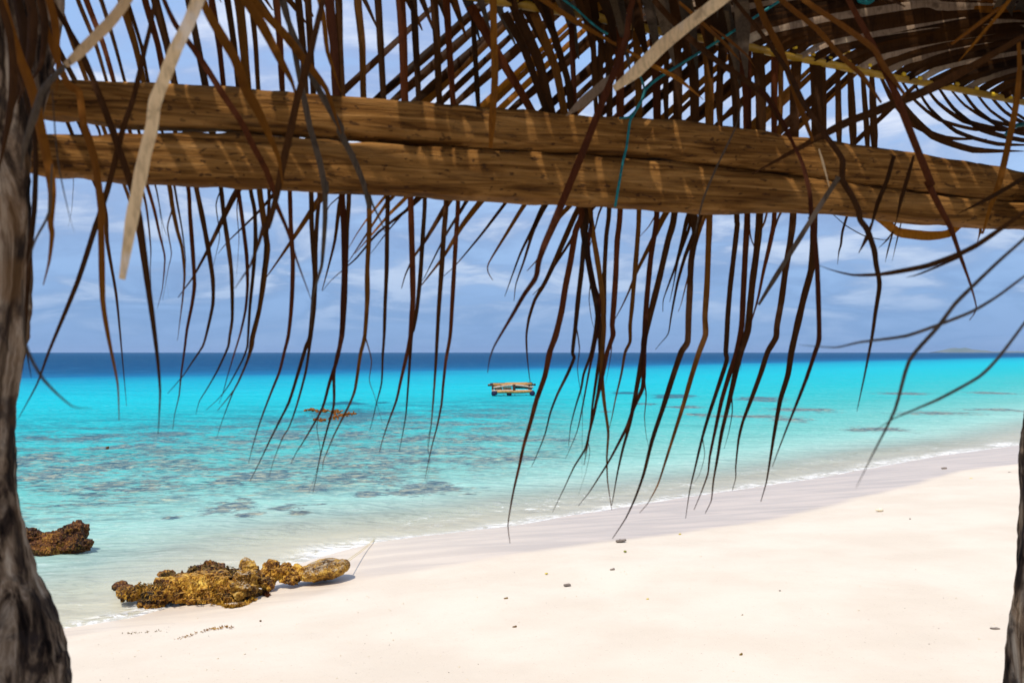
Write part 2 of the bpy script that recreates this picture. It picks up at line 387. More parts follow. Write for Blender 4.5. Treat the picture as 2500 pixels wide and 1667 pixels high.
def mk_sea():
    m, t, out = mat('lagoon_water'); o = t.pos(); s = t.attr('s'); rf = t.attr('reef')
    wob = t.math('MULTIPLY', t.math('SUBTRACT', t.noise(t.mapv(o, (.02, .02, 1)), 1, 4, .6, .3), .5), 2.0)
    # distance from shore is mapped logarithmically
    s1 = t.math('MAXIMUM', s, 0.02)
    sw = t.math('MULTIPLY', s1, t.math('ADD', 1.0, t.math('MULTIPLY', wob, .20)))
    lg = t.math('DIVIDE', t.math('LOGARITHM', t.math('ADD', sw, 1.0), 10.0), 2.4)      # 0..1 for 0..250 m
    def L(x): return math.log10(x+1)/2.4
    deepc = t.ramp(lg, [(0, (.76, .67, .53)), (L(.6), (.72, .68, .54)), (L(1.6), (.50, .60, .51)), (L(3.2), (.31, .53, .45)), (L(6), (.160, .46, .40)), (L(12), (.045, .42, .40)),
        (L(20), (.012, .43, .45)), (L(38), (.004, .43, .50)), (L(58), (.003, .35, .46)), (L(70), (.002, .26, .40)), (L(82), (.001, .125, .28)), (L(98), (.0, .085, .205)), (L(140), (.0, .062, .165)), (1, (.0, .058, .150))])
    # patches of coral and weed showing through
    big = t.noise(t.mapv(o, (.55, .75, 1)), .8, 6, .62, .8)
    fine = t.noise(t.mapv(o, (1.0, 1.5, 1), (0, 0, R(8))), 3.6, 8, .72, .9)
    zone = t.math('MULTIPLY', t.ss(s, 2.2, 6.0), t.ss(s, 34, 13))
    sx = t.node('ShaderNodeSeparateXYZ'); t.put(sx.inputs[0], o)
    left = t.ss(sx.outputs[0], 4, -1, .05, 1.0)
    loose = t.math('MULTIPLY', t.math('MULTIPLY', zone, left), t.ss(t.math('ADD', t.math('MULTIPLY', big, .45), t.math('MULTIPLY', fine, .55)), .43, .55))
    pat = t.math('MULTIPLY', t.ss(rf, .03, .18), t.ss(t.math('ADD', t.math('MULTIPLY', rf, .36), t.math('ADD', t.math('MULTIPLY', fine, 1.15), t.math('MULTIPLY', big, .55))), .95, 1.10))
    rm = t.math('MAXIMUM', t.math('MULTIPLY', loose, .84), t.math('MULTIPLY', pat, .86))
    reefc = t.ramp(t.noise(t.mapv(o, (1, 1.3, 1)), 4.2, 8, .72, .8), [(.36, (.012, .035, .080)), (.45, (.060, .080, .120)), (.52, (.17, .20, .19)), (.59, (.36, .32, .22)), (.70, (.56, .50, .34))])
    reefc = t.mix(t.ss(s, 9, 26), reefc, (.012, .075, .13))
    c = t.mix(rm, deepc, reefc)
    # ripple mottling: flecks of refracted light and shade put into the colour
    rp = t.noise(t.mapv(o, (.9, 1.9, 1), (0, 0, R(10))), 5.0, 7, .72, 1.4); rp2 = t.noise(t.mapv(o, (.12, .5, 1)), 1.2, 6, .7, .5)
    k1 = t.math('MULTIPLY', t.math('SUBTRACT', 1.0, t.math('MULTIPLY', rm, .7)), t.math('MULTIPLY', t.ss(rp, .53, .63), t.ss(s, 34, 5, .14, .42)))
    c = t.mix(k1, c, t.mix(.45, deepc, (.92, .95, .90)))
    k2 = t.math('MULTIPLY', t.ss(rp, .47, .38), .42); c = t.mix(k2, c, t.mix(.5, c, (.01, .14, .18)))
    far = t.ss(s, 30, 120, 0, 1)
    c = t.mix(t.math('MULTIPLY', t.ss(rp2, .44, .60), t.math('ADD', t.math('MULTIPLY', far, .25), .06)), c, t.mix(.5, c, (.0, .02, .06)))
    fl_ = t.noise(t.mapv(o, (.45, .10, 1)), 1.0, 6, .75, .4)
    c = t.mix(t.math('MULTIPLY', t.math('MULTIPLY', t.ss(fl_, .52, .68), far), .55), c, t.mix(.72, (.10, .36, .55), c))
    # foam lace
    lace = t.noise(t.mapv(o, (1, 1.2, 1)), 5.5, 6, .75, 1.2); lg2 = t.noise(o, .55, 2, .5)
    edge = t.math('ADD', s, t.math('MULTIPLY', t.math('SUBTRACT', lg2, .5), .8))
    f1 = t.math('MULTIPLY', t.ss(edge, .55, .10), t.ss(lace, .42, .56))
    fline = t.math('MULTIPLY', t.ss(s, .30, .02), t.ss(lace, .30, .45))
    f2 = t.math('MULTIPLY', t.math('MULTIPLY', t.ss(edge, .4, .9), t.ss(edge, 2.1, 1.1)), t.math('MULTIPLY', t.ss(lace, .52, .64), t.ss(lg2, .44, .6)))
    f3 = t.math('MULTIPLY', t.attr('foam'), t.ss(lace, .34, .56))
    foam = t.math('MAXIMUM', t.math('MAXIMUM', t.math('MULTIPLY', f1, .8), t.math('MULTIPLY', f2, .75)), t.math('MAXIMUM', t.math('MULTIPLY', fline, .55), f3))
    c = t.mix(foam, c, (.88, .86, .82))
    # waves
    w1 = t.noise(t.mapv(o, (1.0, 2.0, 1)), 2.2, 5, .62, .6); w2 = t.noise(t.mapv(o, (.09, .2, 1)), 2.0, 5, .7, .4)
    nb = t.bump(w1, .35, .06); nb = t.bump(w2, .7, 1.2, nb)
    df = t.node('ShaderNodeBsdfDiffuse'); t.put(df.inputs[0], c); t.put(df.inputs['Normal'], nb)
    tr = t.node('ShaderNodeBsdfTransparent'); t.put(tr.inputs[0], (.90, .96, .94))
    gl = t.node('ShaderNodeBsdfGlossy'); gl.inputs['Roughness'].default_value = .16; t.put(gl.inputs['Normal'], nb)
    a = t.math('MAXIMUM', t.ss(s, -.10, 3.6, .12, .95), foam)
    m1 = t.node('ShaderNodeMixShader'); t.put(m1.inputs[0], a); t.l.new(tr.outputs[0], m1.inputs[1]); t.l.new(df.outputs[0], m1.inputs[2])
    fr = t.node('ShaderNodeFresnel'); fr.inputs[0].default_value = 1.33; t.put(fr.inputs['Normal'], nb)
    m2 = t.node('ShaderNodeMixShader'); t.put(m2.inputs[0], t.math('MULTIPLY', fr.outputs[0], .16)); t.l.new(m1.outputs[0], m2.inputs[1]); t.l.new(gl.outputs[0], m2.inputs[2])
    t.l.new(m2.outputs[0], out.inputs[0]); return m
fo = np.zeros_like(S)
for (a, b, c_, d_, k) in [(840,1345,110,22,1.15),(930,1326,75,9,.9),(1010,1312,70,6,.6),(560,1375,60,7,.35),(2330,1105,150,5,1.0),(2150,1130,110,5,.8),(2450,1085,70,5,1.0),(1900,1178,120,4,.45),(1500,1236,120,4,.5),(1250,1277,110,5,.5)]:
    p0 = on_z(a, b); rx = (on_z(a+c_, b)-p0).x; ry = (on_z(a, b-d_).y-on_z(a, b+d_).y)/2
    # long axis follows the beach
    sl = 0.9 if a > 1000 else 0.6
    e = ((XX-p0.x)/rx)**2+((YY-p0.y-(XX-p0.x)*sl*(1 if a > 1000 else .5))/ry)**2
    fo = np.maximum(fo, k*np.exp(-e))
add_attr(me, 'foam', np.clip(fo, 0, 1))
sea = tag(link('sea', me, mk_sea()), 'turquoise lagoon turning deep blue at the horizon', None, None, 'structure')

# ------------------------------------------------------------------ far island
def island(name, pts, Yd, label):
    V = []; Fs = []; n = len(pts)
    depth = [0, .25, .5, .75, 1.0]; prof = [0, .7, 1.0, .6, 0]
    for i, (px, py) in enumerate(pts):
        top = at(px, py, Yd)
        for dpt, pr in zip(depth, prof):
            h = max(top.z, 1.0)*pr+nz((px*.07, dpt*3, 1))*6*pr
            V.append(Vector((top.x, Yd+dpt*500, h-1.0)))
    for i in range(n-1):
        for k in range(4): Fs.append((i*5+k, (i+1)*5+k, (i+1)*5+k+1, i*5+k+1))
    return V, Fs
mi = flat('island_scrub', (.10, .13, .085), (.15, .15, .11), .01, .9)
mb = MB().add(island('i', [(2318,860),(2334,856.5),(2346,853),(2358,849.5),(2370,847.6),(2382,849.5),(2396,848.8),(2412,851),(2430,853),(2444,856.5),(2470,857.5),(2505,857.2),(2600,858),(2800,860)], 7000, ''))
tag(mb.build('island', mi), 'low hazy blue island on the horizon at right', 'island', kind='structure')

# ------------------------------------------------------------------ sea haze
hz = MB().add(box(Vector((0, 20000, 30)), 100000, 90000, 90)).build('haze', None, None, False)
m, t, out = mat('sea_haze'); v = t.node('ShaderNodeVolumePrincipled'); v.inputs['Color'].default_value = (.55, .74, 1, 1); v.inputs['Density'].default_value = 6e-5; v.inputs['Anisotropy'].default_value = .2
t.l.new(v.outputs[0], out.inputs['Volume']); hz.data.materials.append(m); tag(hz, kind='stuff', label='thin sea haze over the horizon')

# ------------------------------------------------------------------ trunks
def Yb(px): u = px/2500.; return 1/((1-u)/2.22+u/3.0)
def trunk(name, label, pts, radii, extra=None):
    P = catmull(pts, 14); n = len(P); rad = []
    for i in range(n):
        f = i/(n-1)*(len(radii)-1); k = min(int(f), len(radii)-2); rad.append(radii[k]+(radii[k+1]-radii[k])*(f-k))
    V, Fs = tube(P, rad, 40, 1.0)
    V2 = []
    for vi, v in enumerate(V):
        q = Vector((v.x*5, v.y*5, v.z*1.6)); a = noise.noise(q)*.030+noise.noise(Vector((v.x*17, v.y*17, v.z*4.5)))*.016+noise.noise(v*45)*.004
        c = P[min(vi//40, n-1)]; nn_ = (v-c).normalized(); V2.append(v+nn_*a)
    root = empty(name, pts[-1]); tag(root, label, 'tree trunk')
    MB().add((V2, Fs)).build('trunk', M_bark, root)
    for (ps, r0, r1, nm) in (extra or []):
        Q = catmull(ps, 5); MB().add(tube(Q, [r0+(r1-r0)*i/(len(Q)-1) for i in range(len(Q))], 14, 1, nzamp=.35)).build(nm, M_bark, root)
    return root
dl = 1.95
def tp(px, py, Y=dl): return at(px, py, Y)
base = tp(-10, 1667); g0 = Vector((at(0,2800,dl).x, dl, .30))
trunk('tree_trunk', 'grey weathered trunk leaning along the left edge',
  [tp(-45, -250), tp(-38, 0), tp(-30, 300), tp(-26, 500), tp(-40, 800), tp(-58, 1000), tp(-72, 1180), tp(-62, 1330), tp(-56, 1440), tp(-26, 1560), tp(-16, 1700), tp(-8, 1900), tp(10, 2150), tp(4, 2450), g0],
  [.08, .085, .085, .082, .082, .082, .084, .09, .098, .108, .118, .125, .13, .14, .16],
  [([tp(118, 1700), tp(136, 1650), tp(150, 1615), tp(157, 1588)], .024, .003, 'snag'), ([tp(60, 760), tp(40, 640), tp(-10, 540)], .012, .020, 'knot'),
   ([tp(-30, 430, 1.98), tp(40, 290, 2.0), tp(95, 140, 2.05), tp(120, -60, 2.1)], .045, .03, 'limb')])
dr = 2.86
def tq(px, py, Y=dr): return at(px, py, Y)
b2 = tq(2560, 1667)
trunk('tree_trunk', 'dark rugged trunk standing at the right edge',
  [tq(2640, -200), tq(2640, 200), tq(2630, 560), tq(2606, 830), tq(2592, 1050), tq(2578, 1250), tq(2570, 1450), tq(2564, 1640), Vector((b2.x, b2.y, .35))],
  [.10, .11, .105, .105, .108, .108, .113, .118, .16])

# ------------------------------------------------------------------ the beam: two long split planks, one above the other
def plank(name, label, top, bot, x0, x1, dpt, seed, yoff=0.0):
    def ev(L, x):
        for (a, b), (c, d_) in zip(L, L[1:]):
            if a <= x <= c: return b+(d_-b)*(x-a)/(c-a)
        return L[0][1] if x < L[0][0] else L[-1][1]
    n = 170; seg = 20; V = []; Fs = []
    for i in range(n+1):
        x = x0+(x1-x0)*i/n; Y0 = Yb(x)+yoff; pt = at(x, ev(top, x), Y0); pb = at(x, ev(bot, x), Y0)
        c = (pt+pb)/2; hz = (pt.z-pb.z)/2; hz += .004*noise.noise(Vector((x*.018, seed, 0)))
        e = 1.0
        if i < 3: e = (.72, .9, .97)[i]
        if i > n-3: e = (.97, .9, .72)[i-n+2]
        for k in range(seg):
            a = 2*math.pi*k/seg; ca, sa = math.cos(a), math.sin(a)
            yy = math.copysign(abs(ca)**.34, ca)*dpt/2*e; zz_ = math.copysign(abs(sa)**.50, sa)*hz*e
            q = Vector((c.x, c.y+yy, c.z+zz_))
            nn_ = noise.noise(Vector((q.x*3, k*.9, seed)))*.007+noise.noise(Vector((q.x*14, k*2.3, seed+4)))*.004+(-.007 if noise.noise(Vector((q.x*2.2, k*1.9, seed+9))) > .38 else 0)
            q += Vector((0, ca, sa))*nn_; V.append(q)
    for i in range(n):
        for k in range(seg):
            k2 = (k+1) % seg; Fs.append((i*seg+k, i*seg+k2, (i+1)*seg+k2, (i+1)*seg+k))
    Fs.append(tuple(range(seg))); Fs.append(tuple(n*seg+k for k in range(seg))[::-1])
    o = MB().add((V, Fs)).build(name, M_beam); tag(o, label, 'beam', 'planks of the shelter beam'); return o
TOPL = [(60,206),(210,202),(390,206),(520,214),(700,228),(900,243),(1100,262),(1300,276),(1440,288),(1650,300),(1830,322),(2050,352),(2230,376),(2360,400),(2500,428),(2700,470)]
GAPU = [(60,288),(170,292),(290,312),(440,318),(600,322),(830,340),(1000,352),(1200,366),(1400,376),(1600,392),(1800,415),(2000,442),(2200,468),(2500,500),(2700,535)]
GAPL = [(60,330),(230,334),(330,332),(440,330),(600,329),(830,349),(1000,360),(1200,371),(1400,381),(1600,395),(1800,417),(2000,444),(2200,470),(2500,502),(2700,537)]
BOTL = [(60,430),(110,432),(180,430),(225,440),(350,448),(500,455),(760,468),(960,476),(1120,487),(1300,493),(1500,508),(1700,519),(1900,518),(2060,523),(2180,536),(2300,545),(2400,553),(2500,556),(2700,575)]
plank('beam_plank', 'upper weathered brown plank of the horizontal shelter beam', TOPL, GAPU, 62, 2640, .085, 1.0)
plank('beam_plank', 'lower weathered brown plank of the beam with pale underside', GAPL, BOTL, 66, 2640, .10, 9.0, .004)

# ------------------------------------------------------------------ fronds
ZN = {'Z1': (350, 440, .2424), 'Z2': (350, 800, .2679), 'Z3': (750, 440, .2424), 'Z4': (700, 800, .2679), 'Z5': (1950, 440, .2424), 'Z6': (1250, 480, .2423), 'Z7': (1600, 480, .2423),
      'Z8': (1150, 850, .3401), 'T1': (0, 0, .36356), 'T2': (800, 0, .36356), 'T3': (1650, 0, .36356), 'T4': (0, 500, .36356), 'A': (900, 0, .2126), 'B': (1300, 0, .2551), 'C': (1900, 0, .2551), 'N': (0, 0, 1.0)}
def parse(s):
    out_ = []; z = None
    for w_ in s.split():
        if w_ in ZN: z = ZN[w_]; continue
        a, b = w_.split(','); out_.append((z[0]+float(a)*z[2], z[1]+float(b)*z[2]))
    return out_
def wprof(u, kind):
    if kind == 'full': return 1.0 if u < .85 else 1-(u-.85)/.15*.5
    if kind == 'hang':
        base = 1.75-.75*min(u/.40, 1)
    else: base = .62+.38*min(u/.35, 1)
    tipf = 1.0 if u < .62 else max(.10, 1-((u-.62)/.38)**1.15*.92)
    return base*tipf
def leaflet_mesh(P3, widths, seed, twist=.5):
    """folded strap leaf: five vertices across, midrib raised"""
    rnd = random.Random(seed); P = catmull(P3, 4); n = len(P)
    ws = []
    for i in range(n):
        f = i/4.; k = min(int(f), len(widths)-2); ws.append(widths[k]+(widths[k+1]-widths[k])*(f-k))
    tw0 = rnd.uniform(-twist, twist); tw1 = rnd.uniform(-twist, twist)
    V = []; Fs = []
    for i, p in enumerate(P):
        tg = (P[min(i+1, n-1)]-P[max(i-1, 0)]).normalized(); u = i/(n-1)
        a = tw0+(tw1-tw0)*u
        nrm = Vector((math.sin(a), -math.cos(a), .15)); s = tg.cross(nrm)
        if s.length < .05: s = Vector((1, 0, 0))
        s.normalize(); nn_ = s.cross(tg).normalized(); w_ = ws[i]/2
        w_ *= 1+.10*noise.noise(Vector((i*.45, seed*1.3, 0)))
        cup = .32+.2*noise.noise(Vector((i*.2, seed*.7, 3)))
        for e, h in ((-1, 0), (-.5, .30), (0, .62), (.5, .30), (1, 0)):
            V.append(p+s*(w_*e)+nn_*(w_*h*cup*1.5))
    for i in range(n-1):
        for k in range(4): Fs.append((i*5+k, i*5+k+1, (i+1)*5+k+1, (i+1)*5+k))
    return mesh('leaflet', V, Fs)
SEED = [0]
def leaflet(root, colr, w_px, depth, pts, kind='leaf', twist=.45, label=None, sway=.05):
    """pts: photo measurements; depth: (d0,d1) metres or ('b',o0,o1) relative to the beam"""
    SEED[0] += 1; sd_ = SEED[0]; rnd = random.Random(sd_)
    n = len(pts); P3 = []; W = []
    # length parameter
    Ls = [0]
    for a, b in zip(pts, pts[1:]): Ls.append(Ls[-1]+math.dist(a, b))
    ph = rnd.uniform(0, 6.28); sw = rnd.uniform(-1, 1)*sway
    for i, (x, y) in enumerate(pts):
        u = Ls[i]/Ls[-1]
        if depth[0] == 'b': Yd = Yb(x)+depth[1]+(depth[2]-depth[1])*u
        else: Yd = depth[0]+(depth[1]-depth[0])*u
        Yd += sw*u*u*(1 if not (depth[0] == 'b' and depth[1] > 0) else abs(1))
        if depth[0] == 'b' and depth[1] > 0: Yd = max(Yd, Yb(x)+.075)
        P3.append(at(x, y, Yd)); W.append(w_px*wprof(u, kind)/F*Yd)
    me = leaflet_mesh(P3, W, sd_, twist)
    o = link('leaflet', me, LM[colr], root)
    if label: o['label'] = label
    if kind == 'hang' and rnd.random() < .45 and n > 6:
        k0 = rnd.randint(n//3, n-3); dx = rnd.uniform(-1, 1)
        Q = [P3[k0]+Vector((dx*.035*v/4+.01*dx*math.sin(v*2), .01*v, -.055*v+.012*rnd.uniform(-1, 1))) for v in range(5)]
        link('leaflet', leaflet_mesh(Q, [W[k0]*.35, W[k0]*.28, W[k0]*.2, W[k0]*.12, W[k0]*.05], sd_+900, .5), LM[colr], root)
    return o
def rachis(root, pts, r0, r1, depth):
    P = []
    for i, (x, y) in enumerate(pts):
        Yd = (Yb(x)+depth[1]) if depth[0] == 'b' else depth[0]+(depth[1]-depth[0])*i/(len(pts)-1)
        P.append(at(x, y, Yd))
    Q = catmull(P, 6); n = len(Q)
    MB().add(tube(Q, [r0+(r1-r0)*i/(n-1) for i in range(n)], 12, .75, nzamp=.12)).build('rachis', M_rach, root)
def frond(loc, label, group='dry palm fronds of the shelter roof'):
    r = empty('palm_frond', loc); return tag(r, label, 'palm frond', group)

# --- curtain frond on the left: hangs behind the beam
def lean(x): return float(np.interp(x, [200, 290, 400, 560, 700, 900, 1150], [.50, .40, .26, .15, .07, .05, .06]))
LC = [
 ('d',7,'Z1 5,150 50,420 75,700 70,900 80,1100'),
 ('d',8,'Z1 40,60 110,300 165,550 215,760 210,900 190,1100 140,1290'),
 ('d',7,'Z1 120,50 160,250 195,440 235,560'),
 ('d',11,'Z1 260,50 290,250 340,500 390,680 415,950 395,1200 370,1400 350,1568 Z2 308,120'),
 ('d',6,'Z1 310,50 345,250 390,500 425,800 410,1100'),
 ('d',9,'Z1 450,60 470,350 500,750 515,1050 490,1250 440,1500 Z2 375,200 345,420 325,620 285,790 268,930'),
 ('d',12,'Z1 530,60 600,400 655,700 700,1000 700,1250 640,1530 Z2 540,170 440,320 360,440 220,600'),
 ('d',10,'Z1 780,70 810,350 850,620 885,900 895,1150 895,1400 870,1568 Z2 770,180 680,380 590,540 510,670 478,790'),
 ('d',9,'Z1 955,90 1000,420 1040,750 1050,1050 1030,1300 980,1530 Z2 830,230 770,430 720,610 690,690'),
 ('d',9,'Z1 1080,100 1120,300 1130,600 1110,900 1075,1250 1055,1568 Z2 945,180 900,300 780,520 690,640 570,750'),
 ('r',13,'Z1 1170,100 1210,380 1240,600 1250,700 1215,1000 1170,1300 1110,1568 Z2 990,180 920,370 830,560 675,755'),
 ('d',8,'Z1 1265,100 1262,300 1240,560 1225,800 1200,1000 1160,1300 1090,1568 Z2 960,250 900,420 820,580 750,760 700,900 670,1000'),
 ('d',10,'Z1 1475,120 1485,450 1505,800 1500,1100 1485,1350 1460,1568 Z2 1290,200 1240,400 1160,600 1095,770 1040,930 985,1120 958,1240'),
 ('d',11,'Z1 1690,130 1695,450 1715,750 1730,1000 1710,1250 1680,1568 Z2 1480,180 1420,380 1330,670 1240,850 1160,1010 1060,1220 970,1400'),
 ('d',9,'Z1 1770,130 1750,400 1735,700 1735,1000 1720,1300 1690,1568 Z2 1520,130 1480,400 1400,700 1330,900 1270,1000 1190,1200 1145,1360'),
 ('d',13,'Z3 350,150 370,500 375,900 365,1200 345,1568 Z4 455,300 390,500 330,720 250,870 150,1040 90,1130 40,1230'),
 ('r',10,'Z3 420,140 400,500 390,850 380,1200 355,1568 Z4 460,250 430,420 430,700 370,920 310,1150 270,1350 240,1500'),
 ('d',11,'Z3 620,150 625,500 605,900 605,1200 580,1568 Z4 670,250 625,550 580,680 500,840 430,980 380,1100 335,1210 325,1300'),
 ('d',10,'Z3 810,160 805,500 800,900 785,1250 775,1568 Z4 875,250 865,500 820,680 785,830 755,940'),
 ('r',13,'Z3 1040,170 1050,500 1060,850 1065,1200 1050,1400 1040,1568 Z4 1100,220 1040,480 1000,660 930,850 880,1000 845,1130'),
 ('d',10,'Z3 1185,170 1165,550 1140,950 1105,1300 1070,1500 Z4 1140,50 1125,250 1105,550 1085,800 1050,1000 1025,1130'),
 ('r',11,'Z3 1400,190 1375,550 1350,950 1325,1300 1310,1568 Z4 1360,300 1340,600 1320,850 1300,1000 1285,1130'),
 ('r',10,'Z3 1520,190 1500,550 1480,900 1460,1250 1440,1568 Z4 1450,300 1425,530 1410,700 1370,900 1330,1050 1290,1230 1260,1380'),
 ('d',8,'T4 700,0 720,250 780,600 810,900 850,1350'),
 ('d',8,'T4 900,60 960,400 1010,700 1030,900'),
]
LR = [(40,-75),(300,-70),(600,-66),(900,-60),(1180,-50)]
fl = frond(at(600, -60, 2.5), 'dark dry frond whose leaflets hang behind the left half of the beam')
rachis(fl, LR, .014, .012, ('b', .13))
for i, (c_, w_, s_) in enumerate(LC):
    c_ = 'drdbdrd'[i % 7]
    P = parse(s_); x0_, y0_ = P[0]
    k = lean(x0_); up = []
    for yy in (330, 220, 110, 10, -62):
        x0_ -= k*(y0_-yy)*(1.0 if yy > 100 else 1.15); y0_ = yy; up.append((x0_+random.uniform(-3, 3), yy))
    P = up[::-1]+P
    leaflet(fl, c_, w_*1.12, ('b', .11, .12), P, 'hang', twist=.35, sway=.04)
# extra leaflets that end behind the beam
for xb in (150, 192, 236, 505, 1165):
    k = lean(xb); P = [(xb-k*300, -62), (xb-k*200, 20), (xb-k*100, 120), (xb, 215), (xb+k*100, 320), (xb+k*130, 400)]
    leaflet(fl, 'd', 13, ('b', .13, .11), P, twist=.3, sway=.02)

# --- frond with slanting leaflets, behind the curtain
DT = [
 ('d',9,'Z1 945,110 820,350 660,680 510,960 410,1100 350,1180'),('d',6,'Z1 1240,230 1110,370 860,610 750,740'),('d',9,'Z1 1750,230 1500,600 1350,820 1230,990'),
 ('d',5,'Z3 340,150 230,250 170,380'),('d',7,'Z3 350,150 280,600 220,850 150,1110'),('g',3.5,'Z3 500,780 340,920 240,1010 150,1120'),('o',6,'Z3 780,170 640,340 500,540 420,680'),
 ('d',6,'Z3 850,180 800,230 600,540 410,830'),('o',7,'Z3 1000,170 830,340 640,560 480,740'),('d',4.5,'Z3 1100,180 830,490 640,740'),('d',8,'Z3 1450,180 1200,590 1070,780 990,950 950,1090'),
 ('d',6,'Z3 1620,190 1540,320 1390,560 1180,980 1150,1010'),('r',8,'Z3 1760,200 1560,460 1380,760 1180,1020 1100,1120'),('g',5,'Z3 2020,200 1760,540 1500,850 1370,970'),
 ('d',7,'Z3 2200,230 2000,550 1830,830 1820,920 1870,1010'),('d',6,'Z6 330,70 220,300 90,560 0,800 Z3 1990,1170'),('d',6,'Z6 350,70 220,330 120,650 40,880 20,1050'),
 ('d',7,'Z6 590,85 470,220 350,480 250,640 150,750'),('d',6,'Z6 680,100 520,450 420,680 330,870 230,1040 170,1230 145,1400 150,1568 Z8 410,130 425,250'),
 ('d',6,'Z6 690,260 600,430 440,680 330,860 210,990'),('d',5,'Z6 900,110 830,350 780,520'),('d',5,'Z6 1480,150 1450,180 1380,300 1290,400'),('d',7,'Z6 1560,150 1420,430 1260,750 1180,950 1110,1100 1040,1230'),
 ('d',6,'Z7 345,160 270,450 210,680 140,870 80,1040 75,1160'),('d',5,'Z7 470,170 400,350 300,600 220,880 160,1200 130,1380 50,1480 0,1540'),('d',5,'Z7 390,170 330,350 230,640 180,900 145,1060'),
 ('d',5,'Z7 510,180 420,430 330,800 260,1080 230,1160'),('d',5,'Z7 1270,150 1200,330 1150,560'),
]
fd = frond(at(1600, 0, 3.0), 'dark dry frond whose slanting leaflets cross behind the hanging ones')
RR_PX = [(1135,-12),(1250,8),(1300,16),(1427,36),(1580,70),(1700,92),(1788,106),(1926,137),(2040,160),(2159,185),(2326,215),(2500,250),(2620,276)]
def ry(x): return float(np.interp(x, [p[0] for p in RR_PX], [p[1] for p in RR_PX]))
rachis(fd, [(950,-150),(1300,-60),(1600,10),(1900,80),(2200,170)], .016, .010, ('b', .30))
for c_, w_, s_ in DT:
    P = parse(s_); x0_, y0_ = P[0]; up = []
    for st in range(1, 9):
        yy = y0_-st*62*(1.0); xx = x0_+st*66*(1.0 if st > 1 else .8)
        up.append((xx, yy))
        if yy < (xx-950)*.25-150 or yy < -70: break
    leaflet(fd, random.choice('dddbb') if c_ != 'o' else 'o', w_*2.5, ('b', .24, .15), up[::-1]+P, twist=.35, sway=.02)
for xb in (860, 905, 960, 1065, 1220, 1300, 1450, 1500, 1545, 1700, 1760):
    P = []; y0_ = 330
    for st in range(0, 7):
        yy = y0_-st*60; xx = xb-40+st*68
        P.append((xx, yy))
        if yy < (xx-950)*.25-150 or yy < -70: break
    leaflet(fd, random.choice('ddo'), 24, ('b', .26, .18), P[::-1], twist=.3, sway=.01)

